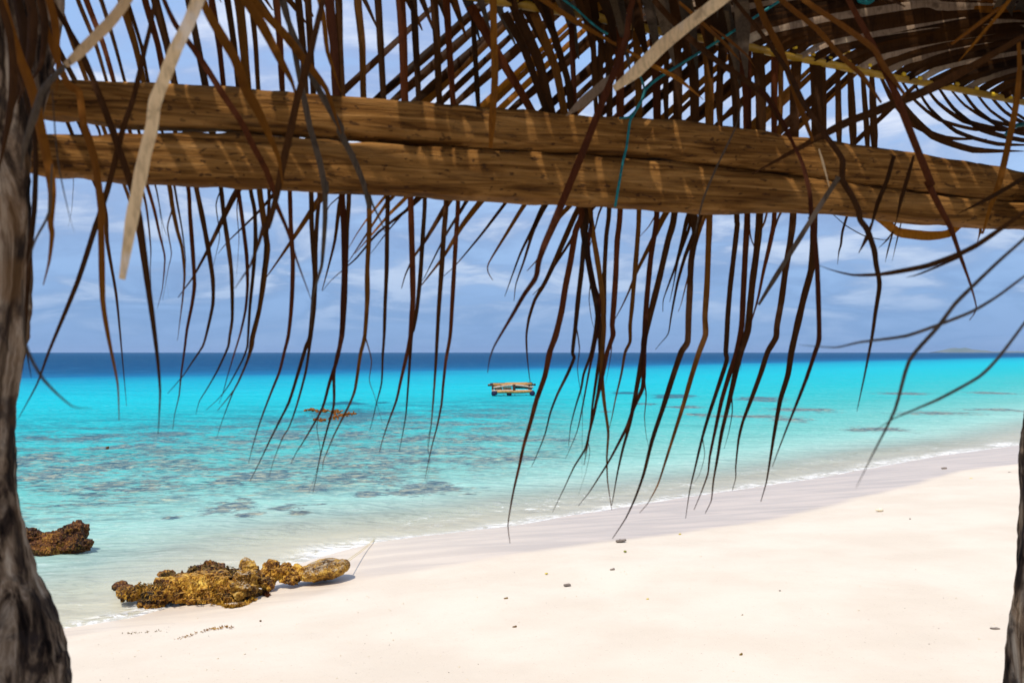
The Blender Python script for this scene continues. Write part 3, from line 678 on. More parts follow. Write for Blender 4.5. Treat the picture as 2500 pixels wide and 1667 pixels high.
# --- right frond: golden stem, leaflets hanging down behind the beam, the other side running into the roof
fr = frond(at(1900, 130, 2.9), 'dry frond with golden stem crossing above the right half of the beam')
rachis(fr, RR_PX, .0175, .013, ('b', .10))
M_nub = flat('yellow_leaf_base', (.75, .50, .02), (.45, .26, .01), 40, .5, .3, .002)
for nx, ny in parse('T3 800,325 920,370 1040,400 1160,420 1300,445 1530,505 1640,530 1890,572 2020,600 2130,640 2245,660 B 540,50 560,70 880,125'):
    c = at(nx, ny-2, Yb(nx)+.085); MB().add(blob(c, (.0085, .006, .0065), 2, 0, .4)).build('leaflet_base', M_nub, fr)
RC = [
 ('d',14,'A 1170,70 1500,650 1880,1290 Z6 690,90 640,350 590,650 540,900 500,1150 440,1400 380,1568 Z8 530,200 470,370 430,520 380,690 345,850 310,1000 285,1130 265,1270 280,1400'),
 ('d',11,'A 1560,150 1800,600 2050,1300 Z6 740,100 720,500 700,750 670,1000 640,1300 610,1568 Z8 740,70 690,190 620,330 570,460 530,620 470,770 435,850'),
 ('o',14,'A 1700,130 1950,700 2100,1290 Z6 690,90 720,350 780,700 840,1000 880,1300 890,1568 Z8 905,180 870,420 850,620 815,760'),
 ('d',12,'A 1900,150 2150,800 2250,1300 Z6 770,100 820,400 870,700 910,1000 925,1300 910,1568 Z8 940,200 955,380 985,600 975,780 980,950 1010,1160'),
 ('o',11,'A 2060,190 2280,900 2330,1300 Z6 720,100 760,600 800,850 860,1200 800,1568 Z8 810,180 790,290 750,420 715,560 700,700'),
 ('d',8,'B 370,200 390,700 420,1150 Z6 800,110 770,500 800,800 880,1050 870,1300 820,1568 Z8 850,150 800,420 760,600 680,790'),
 ('d',10,'N 1485,60 1488,250 Z6 980,110 950,400 930,800 930,1100 920,1400 Z8 940,100 915,300 880,480 850,600 820,720 740,850 670,1000 585,1175'),
 ('d',13,'N 1512,66 1514,250 Z6 1090,130 1060,450 1045,800 1025,1100 1010,1300 1020,1390 960,1568 Z8 950,170 910,350 860,530 840,680 810,840'),
 ('d',11,'N 1553,75 1560,250 Z6 1280,140 1260,500 1235,800 1210,1100 1190,1300 1190,1460 1140,1568 Z8 1080,180 1040,350 1010,500 985,600'),
 ('d',12,'N 1596,82 1604,250 Z6 1460,150 1440,350 1400,600 1370,900 1345,1200 1330,1568 Z8 1240,180 1230,290 1170,420 1120,560 1060,680 990,810 940,890 850,1030 770,1130'),
 ('d',14,'N 1650,90 1655,250 Z6 1640,150 1570,450 1490,800 1420,1080 1340,1400 1320,1568 Z8 1190,280 1140,540 1090,720 1050,900 1010,1130'),
 ('d',14,'N 1690,96 1696,250 Z7 390,170 400,400 360,650 350,900 335,1200 325,1460 260,1568 Z8 1440,230 1380,420 1300,660 1240,900 1180,1070 1110,1220 1015,1365'),
 ('d',13,'N 1728,102 1732,250 Z7 545,190 535,500 520,900 500,1200 505,1390 440,1568 Z8 1580,210 1520,420 1450,640 1390,830 1340,980 1270,1110 1210,1180'),
 ('r',12,'N 1785,110 1797,250 Z7 820,180 825,290 790,600 755,900 730,1200 720,1400 710,1568 Z8 1835,90 1780,260 1710,470 1660,640 1610,850 1570,1020 1540,1220'),
 ('d',14,'N 1812,115 1824,250 Z7 925,180 905,600 885,1000 870,1300 820,1568 Z8 1860,170 1800,370 1750,600 1715,770 1700,900 1650,1040 1600,1160'),
 ('d',15,'N 1850,124 1858,250 Z7 1050,180 1020,550 980,850 950,1150 930,1350 860,1568 Z8 1900,170 1860,350 1800,600 1770,780 1740,950 1725,1090 1680,1185'),
 ('d',11,'N 1892,132 1890,250 Z7 1200,170 1160,450 1090,750 1040,1000 970,1250 900,1420'),
 ('d',8,'N 1905,134 1905,300 Z7 1120,180 1060,350 1020,600'),
 ('d',6,'N 1830,119 1830,350 Z7 950,330 1000,520 1020,700 1015,780'),
 ('d',14,'N 1945,143 1940,260 Z7 1390,160 1360,450 1310,750 1270,1050 1225,1300 1215,1420 1130,1568 Z8 2080,180 2010,370 1950,530 1920,660 1900,850 1900,930 1875,1020'),
 ('r',15,'N 1990,150 1994,260 Z7 1600,200 1590,500 1570,740 1500,1000 1430,1300 1370,1568 Z8 2275,190 2220,370 2180,590 2150,780 2120,960 2080,1100'),
]
for i, (c_, w_, s_) in enumerate(RC):
    c_ = 'rddbdrdrb'[i % 9]
    leaflet(fr, c_, w_*1.08, ('b', .105, .12), parse(s_), 'hang', twist=.35, sway=.03)
for xb, wd in ((1445,15),(1468,16),(1630,15),(1760,18),(2010,20),(2045,17),(2075,20),(2105,15),(2128,19)):
    k = random.uniform(-8, 12); yb = ry(xb)
    leaflet(fr, random.choice('ddd'), wd, ('b', .11, .12), [(xb, yb), (xb+k*.5, yb+70), (xb+k, yb+150), (xb+k+3, yb+240), (xb+k, yb+290 if xb < 2000 else yb+215)], twist=.3, sway=.02)
# lower side at far right: leaflets sweep out to the right
for i, (x0_, dx, dy, wd) in enumerate([(2150,260,150,14),(2170,330,175,20),(2200,290,120,10),(2230,330,150,12),(2255,300,110,14),(2290,330,130,14),(2320,300,95,10),(2350,300,110,12),(2385,280,95,10),(2420,280,85,12),(2450,260,80,10)]):
    y0_ = ry(x0_)+4
    leaflet(fr, 'd', wd, ('b', .11, .16), [(x0_, y0_), (x0_+dx*.12, y0_+dy*.42), (x0_+dx*.32, y0_+dy*.80), (x0_+dx*.62, y0_+dy*1.0), (x0_+dx, y0_+dy*1.02)], twist=.3, sway=.02)
# upper side: leaflets running right and towards the viewer, inside the roof
for i in range(46):
    x0_ = 1200+i*29; y0_ = ry(x0_)-4
    a = random.uniform(-6, 6)
    ln = random.uniform(560, 760)
    P = [(x0_, y0_), (x0_+ln*.10, y0_-34+a*.3), (x0_+ln*.28, y0_-62+a*.7), (x0_+ln*.6, y0_-96+a*1.5), (x0_+ln, y0_-122+a*3)]
    leaflet(fr, random.choice('dddddmdmdo'), random.uniform(22, 34), ('b', .09, -.45), P, twist=.9, sway=.03)  # tan ones mixed in as sunlit slivers put into the colour

# --- second roof layer over the right half
fr2 = frond(at(2200, 20, 2.9), 'dark frond lying on top of the golden-stemmed one at upper right')
rachis(fr2, [(1380,-150),(1700,-70),(2000,-20),(2300,60),(2600,150)], .014, .010, ('b', .12))
for i in range(32):
    x0_ = 1400+i*39; y0_ = float(np.interp(x0_, [1380,1700,2000,2300,2600], [-150,-70,-20,60,150]))
    ln = random.uniform(480, 700); a = random.uniform(-10, 10)
    P = [(x0_, y0_), (x0_+ln*.2, y0_+10+a*.3), (x0_+ln*.5, y0_+32+a), (x0_+ln, y0_+40+a*2)]
    leaflet(fr2, random.choice('ddmmdod'), random.uniform(22, 34), ('b', .14, -.10), P, twist=.7, sway=.03)  # tan share paints sunlit slivers here too
fr3 = frond(at(2300, -20, 3.2), 'dark frond above the beam filling the top right corner')
rachis(fr3, [(1750,-60),(2100,0),(2350,70),(2650,160)], .014, .010, ('b', .34))
for i in range(30):
    x0_ = 1760+i*28; y0_ = float(np.interp(x0_, [1750,2100,2350,2650], [-60,0,70,160])); ln = random.uniform(300, 520); a = random.uniform(-10, 10)
    leaflet(fr3, 'd', random.uniform(24, 34), ('b', .34, .3), [(x0_, y0_), (x0_+ln*.3, y0_+32+a*.3), (x0_+ln*.6, y0_+48+a), (x0_+ln, y0_+56+a)], twist=.5)
    if i % 2: leaflet(fr3, 'd', random.uniform(22, 30), ('b', .34, .3), [(x0_, y0_), (x0_+ln*.3, y0_-22+a*.3), (x0_+ln*.6, y0_-28+a), (x0_+ln, y0_-30+a)], twist=.5)

# --- near fronds: leaflets in front of the beam
fnl = frond(at(300, -260, 1.5), 'near blurred frond with pale sunlit leaflets at upper left')
rachis(fnl, [(-150,-210),(200,-180),(600,-170),(950,-200)], .014, .012, (1.75, 1.75))
NL = [
 ('p',30,(1.45,1.42),'T1 1000,-300 850,0 740,150 640,250 520,370 440,440','full','pale leaflet slanting down left'),
 ('g',24,(1.42,1.5),'T1 470,410 440,440 340,540 280,620 230,780 170,960 140,1150','leaf','grey end of a leaflet'),
 ('p',33,(1.45,1.55),'T1 1450,-300 1330,0 1270,150 1180,330 1090,560 1040,690 1020,850 970,1050 920,1300 880,1500 T4 820,500','full','wide pale sunlit leaflet'),
 ('d',14,(1.9,1.9),'T1 1080,-350 1040,0 1010,180 970,340 940,480 890,680 830,850 780,1050 720,1280 650,1500 T4 640,150 520,520 330,980 250,1200 120,1440','leaf',None),
 ('r',15,(1.8,2.0),'T1 1000,-300 1100,0 1180,170 1300,330 1400,480 1500,640 1620,820 1700,980 1790,1150 1850,1320 Z1 1330,220 1450,500 1540,790 1690,1200','leaf',None),
 ('o',24,(1.6,1.8),'T1 1260,-300 1380,50 1480,230 1580,400 1650,600 1730,740 1790,870 1870,1060 1900,1250','leaf',None),
 ('o',24,(1.7,1.9),'T1 1450,-350 1650,0 1760,170 1880,400 1960,550 2000,700','leaf',None),
 ('d',18,(1.8,1.9),'T1 2240,-300 2170,0 2110,250 2060,450 2000,650 1950,880 1900,1100 1860,1300 1800,1530 Z1 1220,440 1160,640 1080,850 1030,930 920,1090','leaf',None),
 ('o',20,(1.8,2.0),'T1 1580,-300 1700,0 1900,220 2040,400 2190,600 2290,900','leaf',None),
 ('g',17,(1.9,2.1),'T1 1800,-300 1920,100 2040,400 2150,620 2290,860 T2 80,880 170,1060 240,1230 280,1400 Z3 620,140 660,250 740,410 790,540','leaf',None),
 ('g',15,(1.9,2.0),'T1 1850,-300 1950,200 2020,560 2050,700 2080,850 2150,1100 2190,1300 Z1 1830,0 1830,400 1800,830 1770,950 1700,1200 1690,1500','leaf',None),
 ('o',26,(1.6,1.7),'T1 -60,-200 20,0 60,150 130,380 200,560 240,700 280,900 330,1130 350,1300 340,1500 T4 350,200 330,380 290,540','leaf',None),
 ('o',18,(1.7,1.7),'T1 260,-250 330,0 370,150 380,320 390,420 380,620','leaf',None),
 ('o',20,(1.8,1.9),'T1 240,-100 330,250 450,560 530,620 560,830 600,950 640,1100 680,1400 T4 680,200 690,640 730,900 790,1200 800,1450','leaf',None),
 ('d',17,(1.85,1.95),'T1 250,-150 400,100 545,350 650,600 745,850 860,1180 930,1450 T4 985,480 1030,800 1060,1050 1075,1250 1068,1430 1062,1540','leaf',None),
 ('d',14,(1.7,1.8),'T1 100,400 180,700 230,900 240,1100 230,1400 T4 200,300 190,480 170,900 210,1160','leaf',None),
 ('g',8,(1.3,1.3),'T4 150,500 170,930 290,1170 480,1350 620,1365','leaf',None),
 ('g',8,(1.6,1.6),'T1 350,1100 T4 330,50 240,230 180,420','leaf',None),
 ('g',4,(1.6,1.6),'T1 350,600 375,950 400,1150 T4 460,50 500,190','leaf',None),
 ('d',22,(1.55,1.6),'T1 -40,-100 60,200 90,500 60,800 -20,1200','leaf',None),
 ('d',30,(1.75,1.8),'T1 150,-200 220,100 200,400 120,700','leaf',None),
 ('d',28,(1.8,1.85),'T1 60,-200 150,150 160,420 80,760','leaf',None),
 ('d',22,(1.7,1.75),'T1 240,-200 300,150 280,420 200,560','leaf',None),
 ('o',14,(1.95,2.05),'T1 2060,-300 2170,100 2200,350 2290,620','leaf',None),
 ('r',9,(1.9,2.0),'T1 200,560 260,850 310,1050 330,1200 345,1480','leaf',None),
]
for c_, w_, dp, s_, kd, lb in NL: leaflet(fnl, c_, w_, dp, parse(s_), kd, twist=.35, label=lb, sway=0)
fnr = frond(at(1900, -260, 1.8), 'near frond with long leaflets crossing in front of the beam at right')
rachis(fnr, [(1000,-220),(1500,-180),(2000,-190),(2600,-230)], .014, .012, (1.95, 2.1))
NR = [
 ('p',34,(1.9,2.15),'B 2050,-200 1800,0 1500,230 1250,430 1000,680 780,850','full','broad tan leaflet slanting down left'),
 ('m',28,(2.2,2.3),'B 800,720 700,790 480,980 320,1110','leaf',None),
 ('r',18,(2.15,2.3),'B 1010,-500 960,0 930,100 900,350 780,700 640,1050 500,1411 Z6 440,220 330,480 270,650 250,780 220,850 120,990 0,1200 Z4 1900,150 1850,280 1830,410','leaf',None),
 ('o',17,(2.2,2.3),'A 1430,-300 1430,0 1440,500 1450,900 1420,1380 1400,1700','full',None),
 ('o',17,(2.1,2.4),'B -200,-200 100,0 400,200 800,430','full',None),
 ('o',13,(2.3,2.4),'B 900,480 1130,620 1400,760 1640,960','leaf',None),
 ('o',14,(2.2,2.4),'B 1400,20 1600,200 1850,430 2000,600','leaf',None),
 ('o',10,(2.2,2.4),'B 1700,250 1900,400 2050,530 2130,650','leaf',None),
 ('r',19,(2.1,2.35),'T3 1040,-300 1160,0 1330,320 1470,620 1600,950 1720,1250 Z5 1290,0 1400,230 1530,480 1620,740 1730,1050 1790,1290 1720,1410','leaf',None),
 ('o',17,(2.0,2.2),'T3 700,-200 860,0 1130,180 1330,330 1400,450 1540,640','full',None),
 ('o',15,(2.1,2.3),'T3 560,-150 740,30 950,200 1100,370 1250,510 1380,690','full',None),
 ('d',16,(2.2,2.4),'T3 240,-250 390,0 530,170 650,330 770,510 850,680 960,850 1080,1010 1120,1080 Z5 440,0 530,150 600,300 620,400 690,500 760,700 780,850 810,1000 810,1100 770,1350 740,1568 N 2110,920 2092,1004','leaf',None),
 ('d',16,(2.3,2.4),'T3 -150,0 60,230 250,390 420,510 600,640 700,800 780,950','full',None),
 ('r',13,(2.35,2.45),'T3 560,600 700,780 780,950 850,1100 900,1300 910,1480 Z7 1560,200 1600,350 1630,700 1645,1100 1650,1430 1610,1568 N 1970,920 1950,972 1915,1060 1885,1140','leaf',None),
 ('o',17,(2.2,2.35),'T3 480,-200 590,120 700,330 760,500 830,700 920,950','full',None),
 ('o',9,(2.0,2.2),'C 2350,-200 2150,90 1900,390 1720,600','leaf',None),
 ('d',22,(2.1,2.5),'C 2352,350 1850,640 1500,830 1200,960 900,1080 600,1200 T3 620,1110 510,1170','leaf',None),
 ('o',16,(2.2,2.4),'C 2300,400 2310,650 2290,900 2250,1150 T3 2180,1200 2110,1400 2060,1568 Z5 1830,500 1800,620','leaf',None),
 ('d',13,(1.7,1.9),'Z5 2500,160 2269,320 2050,480 1800,650 1600,750 1300,860 1000,920 800,950 550,955 350,910 210,860','leaf',None),
 ('d',6,(1.9,1.9),'Z5 1640,770 1400,870 1200,950 1080,980','leaf',None),
 ('d',11,(2.0,2.2),'Z5 2450,-120 2200,20 1900,190 1600,340','leaf',None),
 ('g',10,(1.5,1.5),'Z5 2450,400 2269,590 2000,830 1760,1060 1570,1250 1400,1480 N 2220,880 2185,1000 2130,1110 2090,1190','leaf',None),
 ('g',8,(1.5,1.5),'Z5 2450,830 2269,970 2000,1170 1750,1320 1450,1440 1080,1568 N 2100,835 2040,848 1950,842','leaf',None),
 ('g',8,(1.45,1.5),'N 2560,700 2500,790 2440,870 2390,920 2290,975 2185,1020 2130,1055','leaf',None),
 ('d',11,(2.3,2.4),'Z5 960,-250 890,0 800,220 740,430','full',None),
 ('d',10,(2.35,2.4),'Z5 740,430 680,590 600,740','leaf',None),
 ('d',11,(2.3,2.4),'Z5 1160,-250 1090,0 1030,200 980,430','leaf',None),
 ('g',12,(2.2,2.3),'Z7 1850,-200 1700,30 1560,250 1330,620 1180,860 1040,1090','full',None),
 ('g',5,(2.2,2.3),'T3 440,700 400,860 270,1130 180,1350 130,1568 Z7 440,130','leaf',None),
 ('p',7,(2.2,2.3),'T3 960,1000 990,1100 1040,1290','leaf',None),
 ('d',12,(2.3,2.4),'T3 1150,-100 1200,80 1330,330 1480,640 1560,760','leaf',None),
 ('o',10,(2.0,2.1),'T3 1850,300 2050,150 2250,0','leaf',None),
 ('d',11,(2.2,2.4),'B 940,-100 960,150 950,480','leaf',None),
]
for c_, w_, dp, s_, kd, lb in NR: leaflet(fnr, c_, w_, dp, parse(s_), kd, twist=.3, label=lb, sway=0)
# small bits under the beam at right hang from the golden frond
for c_, w_, s_ in [('d',7,'Z5 560,150 490,350 440,520 425,650 405,720 390,850'),('o',24,'Z5 700,320 800,380 950,490 1030,530 1300,560 1500,540 1640,450 1800,380'),('d',5,'Z5 1000,350 960,480 900,700 870,830'),
                    ('d',4,'Z5 1050,350 1000,560 940,820'),('d',4,'Z5 960,500 890,600 800,690'),('d',7,'Z5 820,300 900,380 960,460 1000,560'),('d',8,'Z5 1860,300 1830,500 1810,600'),('g',3,'Z5 340,340 480,460 660,560 850,600 1000,580')]:
    leaflet(fr, c_, w_, ('b', .10, .11), parse(s_), twist=.4, sway=0)

# --- roof fronds added above the frame to shade and sun-fleck the beam
def shading_roof_frond(x0, y0, z0, ang, L, label, proto=[None]):
    root = frond((x0, y0, z0), label)
    d_ = Vector((math.cos(ang), math.sin(ang), 0)); sdv = Vector((-d_.y, d_.x, 0))
    P = [Vector((x0, y0, z0))+d_*(L*u)+Vector((0, 0, -.18*u*u)) for u in [i/10 for i in range(11)]]
    MB().add(tube(P, [.016-.010*i/10 for i in range(11)], 10, .8)).build('rachis', M_rach, root)
    n = 58
    for i in range(n):
        u = (i+.5+random.uniform(-.35, .35))/n; b = P[0]+d_*(L*u)+Vector((0, 0, -.18*u*u))
        for sg in (-1, 1):
            if noise.noise(Vector((i*.73+x0*7, sg*5.3, x0*3))) > .21: continue  # leaflets dropped to let sun flecks through to the beam
            ll = .62*(1-.45*abs(u-.45)*1.6)*random.uniform(.85, 1.1); a = d_*.55+sdv*sg*.85
            Q = [b+a*(ll*v)+Vector((random.uniform(-.01, .01), random.uniform(-.01, .01), .03*v-.20*v*v)) for v in (0, .25, .5, .75, 1)]
            SEED[0] += 1
            # leaf blade lies roughly flat
            Pm = catmull(Q, 3); V = []; Fs = []
            s0 = d_.cross(Vector((0, 0, 1))) if False else None
            tw = random.uniform(-.7, .7)
            for k, p in enumerate(Pm):
                tg = (Pm[min(k+1, len(Pm)-1)]-Pm[max(k-1, 0)]).normalized(); s_ = tg.cross(Vector((math.sin(tw)*d_.x, math.sin(tw)*d_.y, math.cos(tw)))).normalized(); nn_ = s_.cross(tg)
                wd = .0200*wprof(k/(len(Pm)-1), 'leaf')
                for e, h in ((-1, 0), (0, .35), (1, 0)): V.append(p+s_*wd*e+nn_*wd*h)
            for k in range(len(Pm)-1):
                for q in range(2): Fs.append((k*3+q, k*3+q+1, (k+1)*3+q+1, (k+1)*3+q))
            link('leaflet', mesh('leaflet', V, Fs), LM['d' if random.random() < .7 else 'g'], root)
ez = CAMZ
for i, (x0, y0, z0, an, L, lb) in enumerate([
  (-1.75, 1.88, ez+1.10, R(14), 2.4, 'roof frond added above the left end of the beam for shade'),
  (-.35, 2.25, ez+1.20, R(18), 2.4, 'roof frond added above the middle of the beam for shade'),
  (.9, 2.62, ez+1.32, R(18), 2.3, 'roof frond added above the right end of the beam for shade'),
  (-.1, 1.45, ez+1.30, R(8), 2.6, 'lowest roof frond near the front right of the shelter, added for shade'),
  (.1, 1.75, ez+1.45, R(10), 2.6, 'highest roof frond over the right side of the shelter, added for shade'),
  ]):
    shading_roof_frond(x0, y0, z0, an, L, lb)

# rest of the thatch, behind and above the viewer, added to cut sky light
def wide_frond():
    root = frond((-1.2, 0, ez+1.5), 'spare')
    MB().add(tube([Vector((-1.2+.24*i, 0, ez+1.5)) for i in range(11)], .014, 8)).build('rachis', M_rach, root)
    for i in range(20):
        for sg in (-1, 1):
            b = Vector((-1.2+.12*(i+.5), 0, ez+1.5)); V = []
            for k in range(5):
                p = b+Vector((.30, sg*.52, -.06*k/4))*(k/4); wd = .066*(1-.6*(k/4)**2)
                V += [p-Vector((wd, 0, 0)), p+Vector((0, 0, .012)), p+Vector((wd, 0, 0))]
            Fs = [(k*3+q, k*3+q+1, k*3+q+4, k*3+q+3) for k in range(4) for q in range(2)]
            link('leaflet', mesh('leaflet', V, Fs), LM['d'], root)
    return root
proto = wide_frond(); spots = [(x_, y_) for y_ in (.55, -.25, -1.05, -1.85, -2.65) for x_ in (-2.9, -.8, 1.3, 3.4)]+[(1.6, 1.25), (3.7, 1.5), (3.9, 2.3)]
col_n = ['left end', 'left middle', 'right middle', 'right end']
for i, (x_, y_) in enumerate(spots):
    if i == 0: rt = proto
    else:
        rt = proto.copy(); col.objects.link(rt)
        for c_ in list(proto.children):
            d_ = c_.copy(); col.objects.link(d_); d_.parent = rt
    rt.location = (x_, y_-(.42 if (x_ < 0 and y_ > .5) else 0), ez+1.5+.04*(i % 3)); rt.rotation_euler = (0, 0, R(random.uniform(-5, 5)))  # left front fronds set back to let sun onto the pale leaflets
    rt['label'] = 'unseen thatch frond added overhead at the %s, row %d from the beam' % (col_n[i % 4] if i < 20 else 'front right', i//4+1)

# ------------------------------------------------------------------ teal twine
def strand(px, rad, dep, label, grp='teal twine holding the thatch'):
    P = [at(x, y, dep if not callable(dep) else dep(x)) for x, y in px]
    Q = catmull(P, 6); o = MB().add(tube(Q, rad, 8, nzamp=.15)).build('twine', M_rope); tag(o, label, 'twine', grp); return o
strand(parse('B 2500,-80 2352,20 1800,380 1250,720 1090,850 1050,950 960,1110 930,1180 900,1411 T2 1980,1100 1930,1390'), .0036, lambda x: Yb(x)-.065, 'teal twine running down across the front of the beam')
strand(parse('B 200,-120 300,0 420,90 540,200 640,280 720,330'), .0034, lambda x: Yb(x)+.02, 'short teal twine near the top of the golden stem')
strand(parse('B 830,1135 930,1120 1030,1000 1070,860 1050,780 1015,695'), .003, lambda x: Yb(x)-.05, 'teal twine loop on the top edge of the beam')
strand(parse('C 2500,1130 2352,1190 2290,1200 2230,1235 2180,1290'), .006, lambda x: Yb(x)+.02, 'teal twine knot at the right edge')
strand(parse('C 740,-80 780,10 850,25 900,0 930,-70'), .007, lambda x: Yb(x)+.03, 'teal twine knot at the top edge')

# ------------------------------------------------------------------ rocks
def finish_rock(name, blobs, m, label, parent=None, vox=.014, disp=((.16, .05), (.05, .022), (.02, .010)), strata=0.0, cat='rock', group=None, flatten=None):
    mb = MB()
    for b in blobs: mb.add(b)
    me = mesh(name, mb.V, mb.F); tmp = bpy.data.objects.new('tmp', me); col.objects.link(tmp)
    md = tmp.modifiers.new('r', 'REMESH'); md.mode = 'VOXEL'; md.voxel_size = vox
    bpy.context.view_layer.update()
    ev = tmp.evaluated_get(bpy.context.evaluated_depsgraph_get()); me2 = bpy.data.meshes.new_from_object(ev)
    bpy.data.objects.remove(tmp)
    N = [v.normal.copy() for v in me2.vertices]
    for v, nv in zip(me2.vertices, N):
        a = 0
        for sc, am in disp:
            q = Vector((v.co.x, v.co.y, v.co.z*1.9))/sc
            a += am*(.7*noise.noise(q)+.9*(.52-2.2*abs(noise.noise(q*1.3+Vector((5, 5, 5)))))*.8)
        v.co += nv*a
        if strata:
            zz0 = v.co.z+.02*noise.noise(v.co*4); st = .042; v.co.z += strata*((math.floor(zz0/st)+.5)*st-zz0)
    me2.update(); me2.name = name
    o = link(name, me2, m, parent, False)
    if parent is None: tag(o, label, cat, group)
    elif label: o['label'] = label
    return o
def rz_(zx, zy): return (250+zx*.27636, 1320+zy*.27636)
def RB(zx, zy, rx, rzr, Yd, dep=1.0, rot=0, roty=0, sub=3):
    rx, rzr = rx*1.05, rzr*.97
    px, py = rz_(zx, zy); k = .27636/F*Yd
    return blob(at(px, py, Yd), (rx*k, rx*k*dep, rzr*k), sub, rot, roty)
Yl = 8.75
ledge_root = empty('rock_ledge', at(*rz_(700, 560), Yl)); tag(ledge_root, 'long low rock ledge matted with golden brown seaweed at the waterline', 'rock')
lb_ = [RB(230,470,115,42,Yl+.05,.8), RB(480,510,140,70,Yl-.05,.7,0,R(-8)), RB(440,560,100,38,Yl-.10,.6), RB(640,455,190,78,Yl+.02,.8,0,R(8)), RB(850,420,180,80,Yl+.02,.8,0,R(8)), RB(1020,400,140,70,Yl+.05,.8),
       RB(980,330,170,50,Yl+.25,.8), RB(350,430,120,35,Yl+.2,.8), RB(700,360,200,35,Yl+.25,.9), RB(1380,330,90,70,Yl+.15,.9), RB(1100,545,120,48,Yl-.10,.8,0,R(5)), RB(1200,510,130,60,Yl-.06,.8), RB(1150,440,150,70,Yl,.8), RB(880,520,110,26,Yl-.10,.7), RB(1330,440,80,50,Yl,.8),
       RB(1300,360,140,60,Yl+.15,.9)]
finish_rock('ledge', lb_, M_reef, None, ledge_root, .012, ((.30, .06), (.10, .038), (.035, .016)), .6)
finish_rock('back_shelf', [RB(930,262,170,46,Yl+.62,1.0), RB(1110,275,110,36,Yl+.6,1.0), RB(820,280,60,34,Yl+.6,1)], M_reefr, 'rust coloured weedy shelf', ledge_root, .014, ((.18, .04), (.05, .02), (.02, .010)), .5)
finish_rock('low_stone', [RB(570,300,75,22,Yl+.6,1.2), RB(610,310,50,18,Yl+.6,1.2)], M_reefr, 'dark low stone behind the ledge', ledge_root, .014, ((.18, .03), (.05, .02)))
finish_rock('low_stone', [RB(150,395,60,22,Yl+.55,1.3), RB(210,405,50,18,Yl+.5,1.2)], M_reefr, 'dark low stone at the left tip', ledge_root, .014, ((.18, .03), (.05, .02)))
# ragged weed hanging on the ledge
def tufts(name, spots, m, parent=None, label=None, n=420, size=.035, seed=3):
    rnd = random.Random(seed); V = []; Fs = []
    for k in range(n):
        zx, zy, rx, rzr, Yd = rnd.choice(spots); a = rnd.uniform(0, 6.28); rr_ = math.sqrt(rnd.random())
        px, py = rz_(zx+rx*rr_*math.cos(a), zy+rzr*rr_*math.sin(a)); c = at(px, py, Yd+rnd.uniform(-.06, .06))
        for j in range(rnd.randint(2, 5)):
            d_ = Vector((rnd.uniform(-1, 1), rnd.uniform(-1.2, .3), rnd.uniform(-.9, .8))).normalized(); L = size*rnd.uniform(.4, 1.3); s_ = d_.cross(Vector((rnd.random(), rnd.random(), 1))).normalized()*L*.22
            o_ = len(V); V += [c-s_*.4, c+s_*.4, c+d_*L*.5+s_*1.2, c+d_*L*.5-s_*1.2, c+d_*L+Vector((0, 0, -L*.3))]
            Fs += [(o_, o_+1, o_+2, o_+3), (o_+3, o_+2, o_+4)]
    o = MB().add((V, Fs)).build(name, m, parent, False); 
    if label: o['label'] = label
    if parent is not None: o['kind'] = 'stuff'
    return o
tufts('seaweed', [(480,440,170,70,Yl-.2),(650,400,180,60,Yl-.15),(850,380,160,80,Yl-.2),(1020,400,110,90,Yl-.2),(900,500,140,50,Yl-.22),(1090,550,130,50,Yl-.25),(1200,540,90,40,Yl-.2),(230,460,100,40,Yl-.1),(350,420,60,60,Yl-.1)], M_weed, ledge_root, None, 260, .030, 3)
tufts('seaweed', [(930,240,170,40,Yl+.45),(1120,260,90,35,Yl+.45),(580,290,60,15,Yl+.5),(450,400,150,30,Yl-.05),(820,270,60,40,Yl+.45)], M_weedd, ledge_root, 'dark rusty seaweed', 300, .03, 4)
# upright stone, chunk, boulder
finish_rock('standing_stone', [RB(1295,240,72,72,Yl-.02,.8), RB(1275,320,92,66,Yl-.08,.8), RB(1240,415,118,66,Yl-.16,.8), RB(1215,455,75,42,Yl-.2,.8)], M_stone, 'upright tan stone standing in the middle of the rock ledge', None, .012, ((.12, .04), (.04, .018), (.016, .006)))
ch = finish_rock('reef_chunk', [RB(1500,245,70,60,Yl+.35,1.0), RB(1480,310,90,55,Yl+.3,1.0), RB(1600,275,90,50,Yl+.35,1.0), RB(1690,300,100,60,Yl+.35,1.0), RB(1640,340,90,40,Yl+.3,1.0), RB(1440,350,50,50,Yl+.2,1.0)], M_reef, 'craggy rust and gold rock chunk left of the round boulder', None, .012, ((.14, .06), (.05, .025), (.02, .012)))
Yq = Yl+.42
bo = finish_rock('boulder', [RB(1960,255,225,84,Yq,.95,0,R(-12)), RB(1985,212,125,52,Yq+.05,1.1,0,R(-8)), RB(1850,305,95,45,Yq,1.0)], M_stone, 'rounded golden boulder overhanging the sand at the end of the ledge', None, .012, ((.20, .016), (.06, .008), (.018, .004)))
# left rock
def RL(zx, zy, rx, rzr, Yd, dep=1.0): 
    k = .3297/F*Yd; return blob(at(zx*.3297, 1150+zy*.3297, Yd), (rx*k, rx*k*dep, rzr*k), 3)
YL = 10.9
finish_rock('shore_rock', [RL(40,570,170,85,YL,.8), RL(200,520,110,100,YL,.9), RL(310,575,170,75,YL-.05,.8), RL(440,520,130,75,YL,.9), RL(530,455,100,58,YL+.1,.9), RL(585,435,75,55,YL+.1,.9), RL(560,535,110,55,YL,.8), RL(620,540,55,45,YL,.9)], M_reefr, 'rusty weed covered rock in the shallows beside the left trunk', None, .016, ((.22, .05), (.07, .03), (.024, .012)), .45)
